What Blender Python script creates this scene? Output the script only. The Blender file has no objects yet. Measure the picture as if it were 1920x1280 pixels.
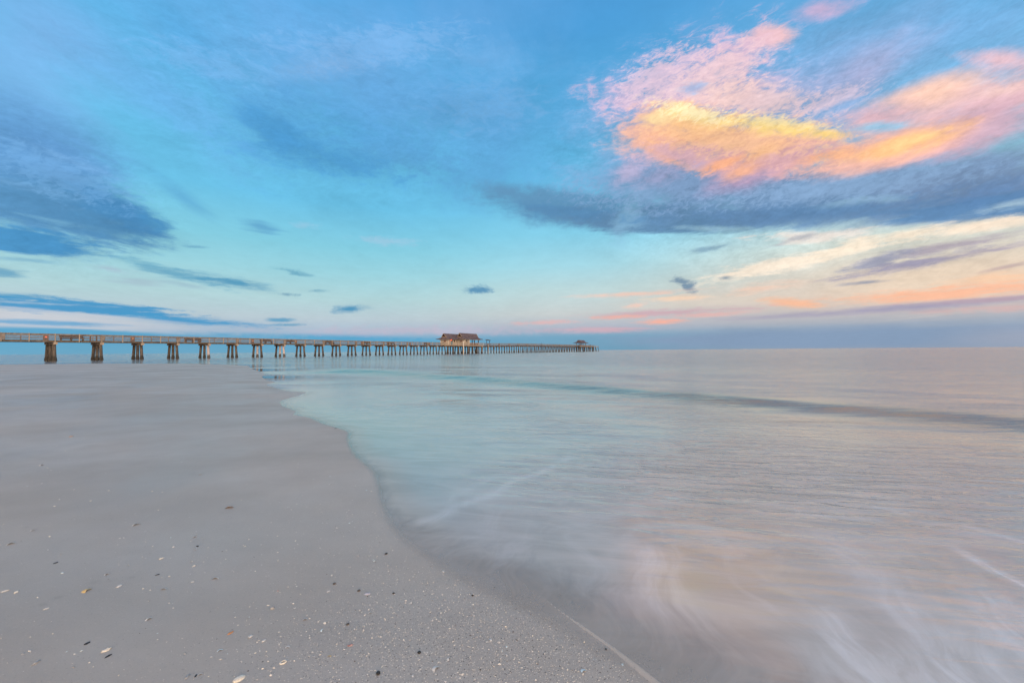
import bpy, bmesh, math, random
import numpy as np
from mathutils import Vector, Matrix, noise as mnoise
random.seed(7); rng = np.random.default_rng(7)
S = bpy.context.scene
C = S.collection
R = math.radians

# ------------------------------------------------------------------ camera
F = 780.0                       # focal length in photo pixels (1920 wide)
CAMH = 1.13                     # metres above the calm sea
PITCH = R(1.27); ROLL = R(0.443)
cam_d = bpy.data.cameras.new('camera'); cam = bpy.data.objects.new('camera', cam_d); C.objects.link(cam)
cam_d.sensor_width = 36.0; cam_d.lens = F / 1920 * 36; cam_d.clip_start = 0.05; cam_d.clip_end = 30000
M = Matrix.Rotation(R(90) + PITCH, 4, 'X') @ Matrix.Rotation(-ROLL, 4, 'Z')
cam.matrix_world = Matrix.Translation((0, 0, CAMH)) @ M
S.camera = cam
S.render.resolution_x = 1024; S.render.resolution_y = 682

def ray(px, py):
    v = Vector(((px - 960) / F, -(py - 640) / F, -1.0))
    return (M.to_3x3() @ v).normalized()
def ground(px, py, z=0.0):
    r = ray(px, py); t = (z - CAMH) / r.z
    return Vector((r.x * t, r.y * t, z))

S.view_settings.view_transform = 'Standard'; S.view_settings.look = 'None'
S.view_settings.gamma = 1; S.view_settings.exposure = 0.0
S.cycles.use_denoising = True
S.cycles.max_bounces = 4; S.cycles.diffuse_bounces = 2; S.cycles.use_adaptive_sampling = True
S.cycles.adaptive_threshold = 0.022; S.cycles.adaptive_min_samples = 16; S.cycles.transparent_max_bounces = 12

def lin(c):
    return tuple(((v / 255) / 12.92 if v / 255 <= 0.04045 else (((v / 255) + 0.055) / 1.055) ** 2.4) for v in c)

# ------------------------------------------------------------------ node helpers
class G:
    def __init__(s, tree): s.t = tree; s.n = tree.nodes; s.l = tree.links
    def put(s, inp, v):
        if v is None: return
        if isinstance(v, bpy.types.NodeSocket): s.l.new(v, inp)
        elif isinstance(v, (tuple, list)):
            inp.default_value = tuple(v) + ((1.0,) if len(v) == 3 and inp.type == 'RGBA' else ())
        else: inp.default_value = v
    def node(s, typ, **kw):
        n = s.n.new(typ)
        for k, v in kw.items(): setattr(n, k, v)
        return n
    def m(s, op, a, b=None, c=None, clamp=False):
        n = s.node('ShaderNodeMath', operation=op, use_clamp=clamp)
        for i, v in enumerate((a, b, c)): s.put(n.inputs[i], v)
        return n.outputs[0]
    def vm(s, op, a, b=None, out=0):
        n = s.node('ShaderNodeVectorMath', operation=op)
        s.put(n.inputs[0], a); s.put(n.inputs[1], b)
        return n.outputs['Value'] if out == 'v' else n.outputs[0]
    def xyz(s, x, y, z):
        n = s.node('ShaderNodeCombineXYZ')
        for i, v in enumerate((x, y, z)): s.put(n.inputs[i], v)
        return n.outputs[0]
    def sep(s, v):
        n = s.node('ShaderNodeSeparateXYZ'); s.put(n.inputs[0], v); return n.outputs
    def smooth(s, v, a, b, c=0.0, d=1.0, kind='SMOOTHSTEP'):
        n = s.node('ShaderNodeMapRange', interpolation_type=kind)
        for i, x in enumerate((v, a, b, c, d)): s.put(n.inputs[i], x)
        return n.outputs[0]
    def noise(s, vec, scale, detail=4, rough=0.55, dist=0.0, out=0):
        n = s.node('ShaderNodeTexNoise'); s.put(n.inputs['Vector'], vec)
        n.inputs['Scale'].default_value = scale; n.inputs['Detail'].default_value = detail
        n.inputs['Roughness'].default_value = rough; n.inputs['Distortion'].default_value = dist
        return n.outputs[out]
    def mix(s, fac, a, b):
        n = s.node('ShaderNodeMix', data_type='RGBA')
        s.put(n.inputs[0], fac); s.put(n.inputs[6], a); s.put(n.inputs[7], b)
        return n.outputs[2]
    def ramp(s, fac, stops, interp='LINEAR'):
        n = s.node('ShaderNodeValToRGB'); e = n.color_ramp; e.interpolation = interp
        while len(e.elements) < len(stops): e.elements.new(0.5)
        for i, (p, c) in enumerate(stops):
            e.elements[i].position = p; e.elements[i].color = tuple(c) + (1.0,)
        s.put(n.inputs[0], fac); return n.outputs[0]

# ------------------------------------------------------------------ sky (world)
W = bpy.data.worlds.new('World'); S.world = W; W.use_nodes = True
W.node_tree.nodes.clear(); g = G(W.node_tree)
tc = g.node('ShaderNodeTexCoord'); D = tc.outputs['Generated']
dx, dy, dz = g.sep(D)
hyp = g.m('MAXIMUM', g.m('SQRT', g.m('ADD', g.m('MULTIPLY', dx, dx), g.m('MULTIPLY', dy, dy))), 0.001)
AZ = g.m('ARCTAN2', dx, dy)                       # 0 straight out to sea, + to the right
TE = g.m('DIVIDE', dz, hyp)                       # tangent of the elevation
# cloud-plane coordinates: streets of cloud run away towards azimuth -4 degrees
k = g.m('DIVIDE', 1.0, g.m('ADD', g.m('MAXIMUM', dz, 0.0), 0.05))
ca, sa = math.cos(R(-4)), math.sin(R(-4))
across = g.m('MULTIPLY', g.m('ADD', g.m('MULTIPLY', dx, ca), g.m('MULTIPLY', dy, -sa)), k)
along = g.m('MULTIPLY', g.m('ADD', g.m('MULTIPLY', dx, sa), g.m('MULTIPLY', dy, ca)), k)
FAN = g.xyz(across, g.m('MULTIPLY', along, 0.42), 0.0)
FAN3 = g.xyz(across, g.m('MULTIPLY', along, 0.75), 1.3)
FAN2 = g.xyz(across, g.m('MULTIPLY', along, 0.16), 3.7)
ISO = g.xyz(g.m('MULTIPLY', AZ, 1.0), g.m('MULTIPLY', TE, 2.0), 0.3)
ISO2 = g.xyz(g.m('MULTIPLY_ADD', TE, 0.5, AZ), g.m('MULTIPLY_ADD', AZ, -0.6, g.m('MULTIPLY', TE, 1.9)), 2.3)
STR = g.xyz(g.m('MULTIPLY', AZ, 1.0), g.m('MULTIPLY', TE, 9.0), 7.3)
NZ = {
 'fan': g.noise(FAN, 1.9, 9, 0.62, 0.25),
 'fine': g.noise(FAN3, 5.5, 9, 0.70, 0.35),
 'wisp': g.noise(FAN2, 3.2, 8, 0.6, 0.3),
 'iso': g.noise(ISO, 5.5, 10, 0.68, 0.35),
 'curd': g.noise(ISO, 24.0, 6, 0.68, 0.6),
  'mott': g.noise(ISO2, 60.0, 4, 0.62, 0.9),
 'str': g.noise(STR, 7.0, 8, 0.62, 0.2),
}
NZ = {k_: g.smooth(v, 0.28, 0.72, -1.0, 1.0, 'LINEAR') for k_, v in NZ.items()}
P1 = g.xyz(AZ, TE, 1.0)
def at_of(px, py):
    r = ray(px, py); h = math.hypot(r.x, r.y)
    return np.array((math.atan2(r.x, r.y), r.z / h))
def blob(px, py, rx, ry, ang):
    # (chained on the running colour so that the shader compiler evaluates one cloud after another)
    ch = g.node('ShaderNodeVectorMath', operation='MULTIPLY_ADD')
    g.put(ch.inputs[0], col); ch.inputs[1].default_value = (1e-9, 1e-9, 0); g.put(ch.inputs[2], P1); Pc = ch.outputs[0]
    a = R(ang); c = at_of(px, py)
    ux = (at_of(px + 2 * math.cos(a), py - 2 * math.sin(a)) - c) / 2 * rx
    uy = (at_of(px + 2 * math.sin(a), py + 2 * math.cos(a)) - c) / 2 * ry
    I = np.linalg.inv(np.array([ux, uy]).T)
    e1 = g.vm('DOT_PRODUCT', Pc, (I[0, 0], I[0, 1], -(I[0] @ c)), 'v')
    e2 = g.vm('DOT_PRODUCT', Pc, (I[1, 0], I[1, 1], -(I[1] @ c)), 'v')
    return g.vm('LENGTH', g.xyz(e1, e2, 0.0), None, 'v')

ELs = lambda y: max(0.0, (657.3 - y) / F)          # photo row -> tangent at the centre
def sky_ramp(rows):                                # rows: (photo y, rgb), fac = TE in 0..1.2
    st = sorted((min(1.0, ELs(y) / 1.2), lin(c)) for y, c in rows)
    return g.ramp(g.m('DIVIDE', TE, 1.2, clamp=True), st)
cl = sky_ramp([(657, (110, 168, 198)), (638, (98, 167, 203)), (622, (170, 190, 210)), (600, (186, 203, 212)), (565, (178, 213, 218)),
               (520, (156, 212, 224)), (475, (134, 206, 226)), (400, (108, 193, 230)), (250, (100, 186, 233)), (110, (94, 179, 234)), (-20, (84, 165, 226)), (-250, (70, 140, 205))])
cr = sky_ramp([(655, (150, 162, 180)), (625, (160, 172, 188)), (606, (196, 190, 190)), (580, (226, 205, 188)), (540, (222, 214, 200)), (500, (212, 222, 214)),
               (455, (178, 220, 232)), (380, (130, 200, 230)), (250, (104, 178, 226)), (100, (100, 172, 224)), (-20, (84, 162, 222)), (-250, (70, 140, 205))])
cm = sky_ramp([(656, (112, 160, 188)), (632, (120, 168, 196)), (614, (178, 186, 200)), (590, (200, 206, 206)), (545, (190, 217, 220)), (500, (164, 216, 230)),
               (440, (134, 207, 233)), (350, (106, 190, 230)), (200, (88, 172, 222)), (60, (78, 158, 216)), (-60, (76, 152, 212)), (-250, (66, 136, 200))])
col = g.mix(g.smooth(AZ, R(-20), R(10)), cl, cm)
col = g.mix(g.smooth(AZ, R(8), R(44)), col, cr)

def paint(px, py, rx, ry, ang, rgb, op=0.8, width=0.6, amp=0.4, nz='fan', nz2=None, amp2=0.0, pre=None):
    global col
    r = blob(px, py, rx, ry, ang)
    if ry < 15:                                    # small ragged clouds
        width = max(width, 0.95)
        if not nz2: nz2, amp2 = 'curd', .45
        r = g.m('MULTIPLY', r, 0.86)
    v = g.m('SUBTRACT', 1.0, r)
    v = g.m('MULTIPLY_ADD', NZ[nz], amp, v)
    if nz2: v = g.m('MULTIPLY_ADD', NZ[nz2], amp2, v)
    v = g.smooth(v, 0.0, width, 0.0, op)
    # keep noise from lighting up far away from the blob
    v = g.m('MULTIPLY', v, g.smooth(r, 1.25 + amp, 0.9, 0.0, 1.0))
    col = g.mix(v, col, lin(rgb) if isinstance(rgb, tuple) else rgb)
SKY = [
 # veils, upper left and centre
 (60, 90, 330, 240, -20, (132, 184, 238), .75, 1.1, .35, 'wisp'),
 (640, 130, 520, 210, -8, (118, 176, 232), .75, 1.2, .45, 'fan', 'fine', .15),
 (330, 60, 170, 90, -30, (84, 172, 230), .5, 1.2, .5, 'wisp'),
 (850, 30, 380, 110, 5, (104, 168, 224), .7, 1.2, .4, 'fan', 'fine', .1),
 (930, 250, 330, 190, 0, (98, 168, 220), .8, 1.2, .45, 'fan', 'fine', .15),
 (600, 130, 170, 34, 6, (150, 190, 234), .6, 1.1, .4, 'fine'),
 (880, 110, 200, 60, -6, (124, 178, 228), .5, 1.2, .5, 'fine'),
 (600, 235, 290, 130, -16, (88, 160, 214), .8, 1.1, .45, 'iso', 'fine', .4),
 (760, 300, 150, 40, -6, (92, 158, 206), .6, .8, .2, 'iso', 'curd', .7),
 (900, 200, 160, 60, 0, (116, 172, 220), .6, .8, .2, 'iso', 'curd', .7),
 (700, 90, 220, 50, 4, (134, 184, 234), .55, .8, .2, 'iso', 'curd', .7),
 (400, 120, 160, 34, -16, (126, 184, 236), .5, .8, .2, 'iso', 'curd', .7),
 (545, 262, 110, 46, -28, (74, 150, 204), .7, 1.0, .55, 'fan', 'fine', .5),
 (630, 305, 210, 44, -12, (80, 154, 206), .8, .9, .5, 'iso', 'curd', .35),
 (500, 240, 90, 40, -32, (78, 152, 206), .7, .9, .5, 'iso', 'curd', .35),
 (740, 270, 120, 46, -8, (92, 162, 212), .6, 1.0, .6, 'fan', 'fine', .4),
 (760, 180, 300, 90, -8, (100, 166, 220), .6, .9, .2, 'iso', 'mott', .45),
 (300, 180, 240, 60, -30, (112, 180, 234), .5, .9, .2, 'iso', 'curd', .5),
 (900, 330, 120, 40, 10, (96, 164, 212), .5, .9, .2, 'iso', 'curd', .5),
 # dark bank, left
 (60, 270, 330, 140, -24, (106, 162, 216), .85, .9, .28, 'fan', 'fine', .12),
 (60, 350, 310, 130, -20, (96, 152, 200), .95, .55, .22, 'fan', 'fine', .16),
 (60, 300, 200, 90, -20, (100, 156, 212), .6, 1.0, .5, 'iso', 'fine', .2),
 (150, 400, 240, 72, -18, (88, 145, 190), .9, .6, .25, 'fan', 'fine', .25),
 (230, 395, 130, 48, -28, (74, 140, 192), .8, .7, .3, 'fine', 'curd', .15),
 (345, 370, 120, 24, -36, (92, 165, 212), .6, 1.0, .45, 'wisp'),
 (30, 450, 190, 30, -7, (76, 148, 200), .97, .5, .3, 'str', 'fine', .2),
 (120, 418, 110, 7, -10, (138, 196, 224), .5, .9, .5, 'str', 'curd', .3),
 (30, 345, 160, 10, -14, (126, 178, 224), .35, 1.0, .6, 'fine'),
 (130, 300, 130, 10, -20, (128, 178, 226), .3, 1.0, .6, 'fine'),
 (120, 330, 200, 50, -20, (120, 174, 222), .45, .8, .1, 'iso', 'mott', .6),
 (200, 420, 150, 30, -16, (80, 138, 182), .6, .9, .2, 'iso', 'curd', .6),
 (290, 420, 60, 16, -30, (76, 144, 194), .7, .8, .3, 'iso', 'curd', .5),
 (490, 424, 56, 16, -12, (98, 165, 206), .8, .8, .4, 'str', 'fine', .2),
 (728, 452, 60, 10, -3, (170, 205, 230), .6, 1.0, .4, 'str'),
 (570, 422, 30, 9, 0, (165, 202, 228), .5, 1.0, .4, 'str'),
 (70, 488, 110, 7, -5, (120, 175, 205), .7, .8, .5, 'str', 'fine', .2),
 (200, 503, 80, 8, -8, (165, 186, 205), .7, .9, .5, 'str'),
 (10, 512, 45, 12, -5, (95, 160, 195), .8, .7, .5, 'str', 'fine', .3),
 (330, 514, 130, 12, -14, (100, 165, 195), .85, .6, .5, 'str', 'fine', .3),
 (440, 530, 95, 12, -9, (84, 154, 190), .95, .45, .35, 'str', 'fine', .3),
 (260, 527, 80, 9, -5, (165, 188, 205), .6, .9, .5, 'str', 'fine', .3),
 (340, 532, 60, 7, -10, (150, 180, 200), .6, .9, .5, 'str', 'fine', .3),
 (545, 508, 44, 8, -12, (105, 168, 195), .85, .7, .4, 'str', 'curd', .5),
 (598, 544, 26, 4, 0, (110, 165, 190), .8, .7, .3, 'str'),
 (538, 552, 26, 5, -4, (115, 160, 185), .8, .7, .3, 'str'),
 (370, 463, 26, 3, -3, (110, 170, 200), .7, .8, .3, 'str'),
 (652, 580, 44, 8, 3, (80, 150, 190), .97, .5, .3, 'str', 'curd', .35),
 (897, 543, 32, 9, 2, (92, 148, 185), .95, .6, .3, 'str', 'curd', .5),
 (525, 600, 30, 5, 0, (92, 158, 195), .9, .6, .3, 'str', 'curd', .3),
 (540, 609, 42, 3.6, 0, (92, 158, 195), .9, .6, .3, 'str'),
 # low bands, left
 (60, 598, 480, 34, -4, (206, 208, 214), .8, .9, .2, 'str'),
 (20, 556, 110, 10, -3, (84, 158, 200), .95, .5, .4, 'str', 'fine', .2),
 (150, 576, 300, 17, -4, (74, 153, 202), .97, .45, .35, 'str', 'fine', .3),
 (340, 599, 210, 11, -5, (74, 155, 204), .97, .5, .3, 'str', 'fine', .3),
 (160, 590, 220, 5, -5, (200, 206, 216), .75, .7, .5, 'str', 'fine', .3),
 (60, 568, 160, 4, -3, (190, 206, 216), .6, .8, .5, 'str', 'fine', .3),
 (100, 606, 180, 6, -2, (86, 162, 208), .8, .6, .4, 'str', 'fine', .3),
 (140, 628, 440, 15, -2, (90, 165, 204), .95, .5, .2, 'str'),
 (640, 634, 300, 8, -1, (88, 166, 206), .85, .8, .2, 'str'),
 # great cloud, right: veil, then dark base, then the lit masses
 (1530, 170, 520, 230, 12, (146, 180, 226), .85, 1.1, .35, 'fan', 'fine', .15),
 (1800, 60, 260, 110, 8, (124, 178, 226), .6, 1.1, .4, 'fan'),
 (1220, 250, 230, 180, 20, (150, 178, 222), .75, 1.2, .45, 'iso', 'fine', .2),
 (1170, 330, 200, 80, 15, (134, 166, 210), .7, 1.1, .45, 'iso', 'fan', .2),
 (1320, 345, 280, 90, 2, (124, 152, 190), .92, .8, .3, 'iso', 'fan', .2),
 (1080, 388, 260, 46, -5, (98, 148, 186), .95, .6, .35, 'iso', 'fan', .3),
 (1240, 414, 270, 34, -1, (98, 138, 174), .97, .5, .3, 'str', 'iso', .2),
 (1560, 370, 430, 80, 5, (110, 145, 184), .97, .6, .25, 'iso', 'fan', .2),
 (1830, 335, 320, 95, 12, (122, 148, 184), .95, .7, .25, 'fan', 'iso', .2),
 (1840, 390, 300, 32, 7, (98, 140, 184), .95, .6, .3, 'str'),
 (1180, 395, 90, 34, 60, (138, 184, 214), .6, 1.0, .6, 'iso', 'curd', .3),
 (1340, 429, 80, 8, -2, (165, 205, 222), .6, .9, .5, 'str', 'fine', .3),
 (1640, 345, 380, 46, 8, (136, 168, 204), .55, 1.2, .6, 'iso', 'curd', .4),
 (1500, 395, 330, 20, 4, (84, 128, 172), .5, 1.1, .5, 'iso', 'fine', .3),
 (1600, 378, 90, 8, 8, (158, 196, 218), .5, 1.0, .7, 'iso', 'curd', .3),
 (1680, 374, 50, 7, 8, (160, 196, 218), .5, 1.0, .6, 'iso', 'curd', .3),
 (1890, 385, 110, 9, 12, (190, 215, 225), .65, .9, .6, 'str', 'curd', .3),
 (1250, 350, 240, 60, 4, (134, 166, 206), .6, .8, .1, 'iso', 'mott', .6),
 (1560, 350, 340, 40, 6, (136, 168, 204), .55, .8, .1, 'iso', 'mott', .7),
 (1480, 405, 360, 26, 4, (94, 132, 172), .6, .9, .2, 'iso', 'curd', .5),
 (1060, 398, 150, 22, -6, (84, 136, 180), .6, .9, .2, 'iso', 'curd', .5),
 (1830, 360, 200, 40, 10, (92, 130, 176), .5, .9, .2, 'iso', 'curd', .6),
 # curdled pink top
 (1270, 180, 230, 120, 28, (206, 188, 224), .85, 1.2, .3, 'iso', 'curd', .45),
 (1290, 160, 170, 80, 32, (228, 192, 214), .75, 1.2, .35, 'fine', 'curd', .6),
 (1360, 120, 150, 60, 32, (226, 194, 216), .8, 1.1, .4, 'iso', 'curd', .5),
 (1445, 68, 66, 30, 5, (244, 198, 200), .95, .8, .35, 'iso', 'curd', .2),
 (1400, 90, 90, 36, 25, (226, 192, 214), .7, 1.1, .4, 'iso', 'curd', .4),
 (1545, 18, 100, 34, 10, (214, 184, 216), .85, 1.0, .4, 'iso', 'curd', .2),
 (1410, 185, 170, 76, -8, (226, 190, 208), .85, 1.1, .4, 'iso', 'curd', .45),
 (1190, 190, 130, 40, -8, (222, 190, 216), .75, 1.1, .4, 'iso', 'curd', .6),
 (1340, 190, 90, 40, 20, (246, 204, 196), .8, 1.1, .4, 'iso', 'curd', .5),
 (1620, 140, 180, 66, 30, (186, 184, 220), .75, 1.1, .35, 'fan', 'iso', .3),
 (1500, 170, 120, 60, 20, (176, 186, 224), .6, 1.1, .5, 'iso', 'curd', .4),
 (1235, 150, 120, 60, 30, (226, 202, 222), .8, .7, .4, 'curd', 'mott', .4),
 (1330, 150, 150, 60, 30, (240, 208, 210), .65, .8, .4, 'curd', 'mott', .35),
 (1420, 190, 150, 50, -6, (240, 208, 204), .7, .8, .4, 'curd', 'mott', .35),
 (1560, 190, 110, 30, 18, (228, 204, 218), .6, .8, .4, 'curd', 'mott', .4),
 # right arm
 (1740, 195, 220, 70, 14, (234, 196, 200), .95, .9, .3, 'fan', 'fine', .25),
 (1730, 176, 150, 40, 14, (252, 206, 184), .9, 1.0, .35, 'fan', 'iso', .3),
 (1880, 112, 140, 30, -3, (240, 198, 206), .9, .9, .4, 'fan', 'fine', .3),
 (1900, 180, 170, 50, 10, (240, 196, 194), .95, .8, .35, 'fan', 'fine', .3),
 (1890, 170, 90, 16, 10, (252, 214, 206), .8, 1.0, .5, 'fine', 'curd', .2),
 (1830, 245, 210, 62, 18, (214, 176, 192), .92, .8, .3, 'fan', 'iso', .3),
 (1640, 225, 110, 40, 10, (228, 184, 192), .85, .9, .4, 'iso', 'curd', .2),
 # orange body
 (1210, 245, 110, 52, 20, (244, 192, 176), .95, .8, .35, 'iso', 'curd', .25),
 (1370, 262, 270, 66, -4, (244, 188, 156), .97, .7, .3, 'iso', 'curd', .25),
 (1290, 292, 150, 40, -6, (232, 182, 178), .9, .8, .4, 'iso', 'curd', .3),
 (1440, 300, 190, 44, 10, (230, 174, 168), .92, .8, .4, 'iso', 'curd', .25),
 (1640, 285, 210, 44, 12, (238, 184, 168), .95, .8, .35, 'iso', 'fan', .3),
 (1390, 338, 110, 34, 15, (190, 162, 192), .75, 1.0, .4, 'iso', 'fan', .2),
 (1180, 320, 60, 34, 40, (196, 182, 212), .7, 1.0, .5, 'iso', 'curd', .3),
 (1270, 262, 130, 26, 4, (252, 190, 146), .85, 1.0, .4, 'iso', 'fine', .2),
 (1330, 282, 130, 18, -10, (204, 162, 184), .7, 1.0, .5, 'iso', 'curd', .3),
 (1500, 285, 110, 20, 4, (208, 166, 182), .75, 1.0, .5, 'iso', 'curd', .3),
 (1260, 300, 70, 12, -25, (252, 188, 152), .8, 1.0, .5, 'iso', 'curd', .3),
 (1395, 318, 66, 20, 28, (252, 184, 140), .75, .9, .4, 'iso', 'curd', .2),
 (1430, 285, 70, 22, 22, (254, 194, 136), .7, .9, .4, 'iso', 'curd', .3),
 (1690, 272, 150, 28, 16, (254, 196, 140), .95, .9, .4, 'fan', 'fine', .35),
 (1720, 262, 80, 12, 14, (255, 212, 150), .8, 1.0, .5, 'fine', 'curd', .2),
 # yellow crown
 (1300, 230, 135, 38, -10, (252, 200, 146), .95, .8, .3, 'iso', 'curd', .2),
 (1235, 222, 60, 20, 10, (255, 224, 170), .9, .9, .3, 'iso', 'curd', .25),
 (1310, 218, 96, 22, -14, (255, 226, 162), .97, .8, .3, 'iso', 'curd', .25),
 (1440, 236, 145, 24, -6, (255, 220, 142), .97, .8, .3, 'iso', 'curd', .25),
 (1540, 250, 66, 13, -4, (255, 218, 128), .8, .8, .3, 'iso', 'curd', .2),
 (1350, 240, 90, 10, -10, (250, 204, 140), .5, 1.0, .6, 'iso', 'curd', .3),
 (1300, 212, 110, 22, -12, (255, 240, 196), .7, .9, .1, 'curd', 'mott', .7),
 (1450, 228, 130, 18, -6, (255, 236, 176), .6, .9, .1, 'curd', 'mott', .7),
 (1380, 270, 240, 40, -4, (250, 200, 156), .55, .9, .1, 'curd', 'mott', .7),
 (1270, 292, 90, 20, -14, (206, 170, 186), .7, .8, .1, 'iso', 'curd', .6),
 (1470, 300, 110, 18, 6, (212, 168, 176), .7, .8, .1, 'iso', 'curd', .6),
 (1350, 310, 60, 12, 20, (250, 178, 132), .8, .8, .1, 'iso', 'curd', .5),
 (1560, 292, 90, 16, 8, (252, 186, 138), .7, .8, .1, 'iso', 'curd', .5),
 (1240, 330, 90, 26, 10, (160, 164, 200), .7, .9, .1, 'iso', 'curd', .5),
 (1655, 238, 66, 13, 6, (146, 196, 226), .9, .8, .4, 'str', 'curd', .3),
 (1575, 200, 90, 10, 20, (120, 176, 226), .7, 1.0, .6, 'iso', 'curd', .7),
 (1300, 165, 30, 12, 10, (140, 180, 226), .7, 1.0, .5, 'iso', 'curd', .5),
 # pale streaks under the bank, right
 (1760, 520, 400, 84, 6, (240, 218, 194), .85, 1.1, .2, 'wisp'),
 (1350, 560, 300, 30, 4, (224, 212, 198), .7, 1.1, .3, 'str'),
 (1520, 443, 150, 15, 3, (242, 230, 220), .85, .8, .5, 'str', 'fine', .5),
 (1450, 500, 200, 20, 11, (254, 238, 218), .97, .7, .3, 'str', 'fine', .35),
 (1590, 468, 110, 15, 14, (254, 238, 216), .95, .7, .4, 'str', 'fine', .4),
 (1700, 440, 210, 15, 9, (252, 236, 214), .95, .8, .4, 'str', 'fine', .4),
 (1850, 425, 160, 12, 9, (252, 232, 210), .9, .8, .4, 'str', 'fine', .4),
 (1740, 480, 200, 20, 10, (226, 222, 208), .7, 1.0, .4, 'str', 'fine', .4),
 (1500, 446, 70, 7, 12, (150, 160, 176), .6, .9, .6, 'fine', 'curd', .5),
 (1760, 466, 200, 12, 11, (182, 172, 184), .92, .7, .35, 'str', 'fine', .4),
 (1645, 490, 90, 18, 16, (158, 162, 184), .9, .8, .35, 'fine', 'str', .4),
 (1720, 494, 190, 14, 11, (162, 158, 182), .95, .6, .3, 'str', 'fine', .4),
 (1870, 468, 140, 9, 10, (180, 170, 184), .92, .7, .4, 'str', 'fine', .4),
 (1625, 530, 60, 4.5, 5, (156, 160, 176), .9, .7, .3, 'str', 'curd', .3),
 (1880, 502, 70, 5, 12, (196, 176, 176), .8, .8, .3, 'str', 'fine', .4),
 (1275, 526, 30, 11, -15, (126, 152, 174), .95, .7, .4, 'fine', 'curd', .6),
 (1292, 542, 20, 10, -25, (120, 148, 172), .9, .7, .4, 'fine', 'curd', .6),
 (1335, 465, 50, 7, 12, (132, 166, 186), .9, .7, .4, 'str', 'curd', .4),
 (1361, 521, 17, 5, 5, (136, 154, 172), .9, .7, .3, 'str', 'curd', .3),
 (1185, 552, 130, 6, 3, (240, 204, 188), .85, .9, .4, 'str', 'fine', .3),
 (1270, 558, 80, 8, 5, (248, 216, 190), .85, .9, .4, 'str', 'fine', .3),
 (1195, 572, 30, 6, 10, (244, 206, 190), .8, .8, .3, 'str'),
 (1420, 542, 80, 12, 8, (242, 208, 188), .8, 1.0, .4, 'str', 'fine', .3),
 (1870, 520, 150, 20, 5, (250, 206, 172), .85, 1.0, .4, 'str', 'fine', .3),
 (1760, 551, 290, 19, 4, (250, 190, 158), .97, .8, .3, 'str', 'fine', .35),
 (1490, 569, 80, 11, -6, (250, 192, 158), .95, .8, .3, 'str', 'fine', .3),
 (1900, 575, 240, 9, 3, (214, 178, 176), .7, .9, .4, 'str'),
 (1680, 578, 440, 10, 4, (164, 160, 184), .95, .7, .3, 'str', 'fine', .2),
 (1870, 562, 170, 6, 4, (184, 160, 174), .8, .7, .3, 'str', 'fine', .2),
 (1240, 586, 180, 9, 3, (206, 172, 182), .92, .8, .3, 'str', 'fine', .35),
 (1150, 594, 60, 5, 2, (238, 180, 168), .85, .8, .3, 'str'),
 (1240, 604, 60, 7, 2, (248, 180, 160), .95, .8, .3, 'str', 'fine', .3),
 (1330, 590, 90, 5, 3, (228, 184, 180), .8, .8, .3, 'str', 'fine', .3),
 (1020, 605, 70, 6, 2, (224, 184, 184), .8, .9, .3, 'str'),
 (1120, 618, 150, 7, 1, (216, 174, 184), .75, 1.0, .3, 'str', 'fine', .3),
 (800, 620, 300, 12, 0, (194, 186, 204), .7, 1.1, .2, 'str'),
 # grey-blue bank on the horizon, right
 (1540, 634, 640, 30, 1, (134, 157, 186), .93, .7, .15, 'str'),
 (1920, 632, 260, 32, 1, (158, 166, 184), .8, 1.0, .15, 'str'),
]
for p in SKY: paint(*p)
# soft modelling inside the cloud masses
tex = g.m('MULTIPLY_ADD', NZ['iso'], 0.045, g.m('MULTIPLY_ADD', NZ['fine'], 0.035, 1.0))
bigc = g.smooth(blob(1480, 290, 700, 290, 6), 1.15, 0.5, 0.0, 0.15)
bigc = g.m('MAXIMUM', bigc, g.smooth(blob(60, 340, 400, 200, -18), 1.1, 0.5, 0.0, 0.11))
bigc = g.m('MAXIMUM', bigc, g.smooth(blob(650, 210, 560, 220, -10), 1.1, 0.4, 0.0, 0.10))
tex = g.m('ADD', tex, g.m('MULTIPLY', g.m('MULTIPLY_ADD', NZ['curd'], 0.75, g.m('MULTIPLY_ADD', NZ['mott'], 0.55, g.m('MULTIPLY', NZ['iso'], 0.8))), bigc))
col = g.vm('MULTIPLY', col, g.xyz(tex, tex, tex))
# the dawn side behind the photographer and the zenith: a Nishita sky, warmed by the sunrise glow
nish = g.node('ShaderNodeTexSky', sky_type='NISHITA'); nish.sun_disc = False
SUN_EL, SUN_AZ = R(12), R(158)                       # behind the camera, to the right
nish.sun_elevation = SUN_EL; nish.sun_rotation = SUN_AZ
nis = g.vm('MULTIPLY', nish.outputs[0], (0.10, 0.10, 0.10))
glow = g.smooth(dz, 0.0, 0.75, 1.0, 0.0)
back = g.vm('ADD', nis, g.vm('MULTIPLY', (2.3, 1.45, 0.90), g.xyz(glow, glow, glow)))
back = g.mix(0.4, back, (1.15, 0.86, 0.70))
absaz = g.m('ABSOLUTE', AZ)
col = g.mix(g.smooth(absaz, R(62), R(115)), col, back)
col = g.mix(g.smooth(dz, 0.74, 0.95), col, (0.62, 0.66, 0.76))
bg = g.node('ShaderNodeBackground'); bg.inputs[1].default_value = 1.0
g.put(bg.inputs[0], col)
wo = g.node('ShaderNodeOutputWorld'); g.l.new(bg.outputs[0], wo.inputs[0])
W.cycles.sampling_method = 'NONE'

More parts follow.
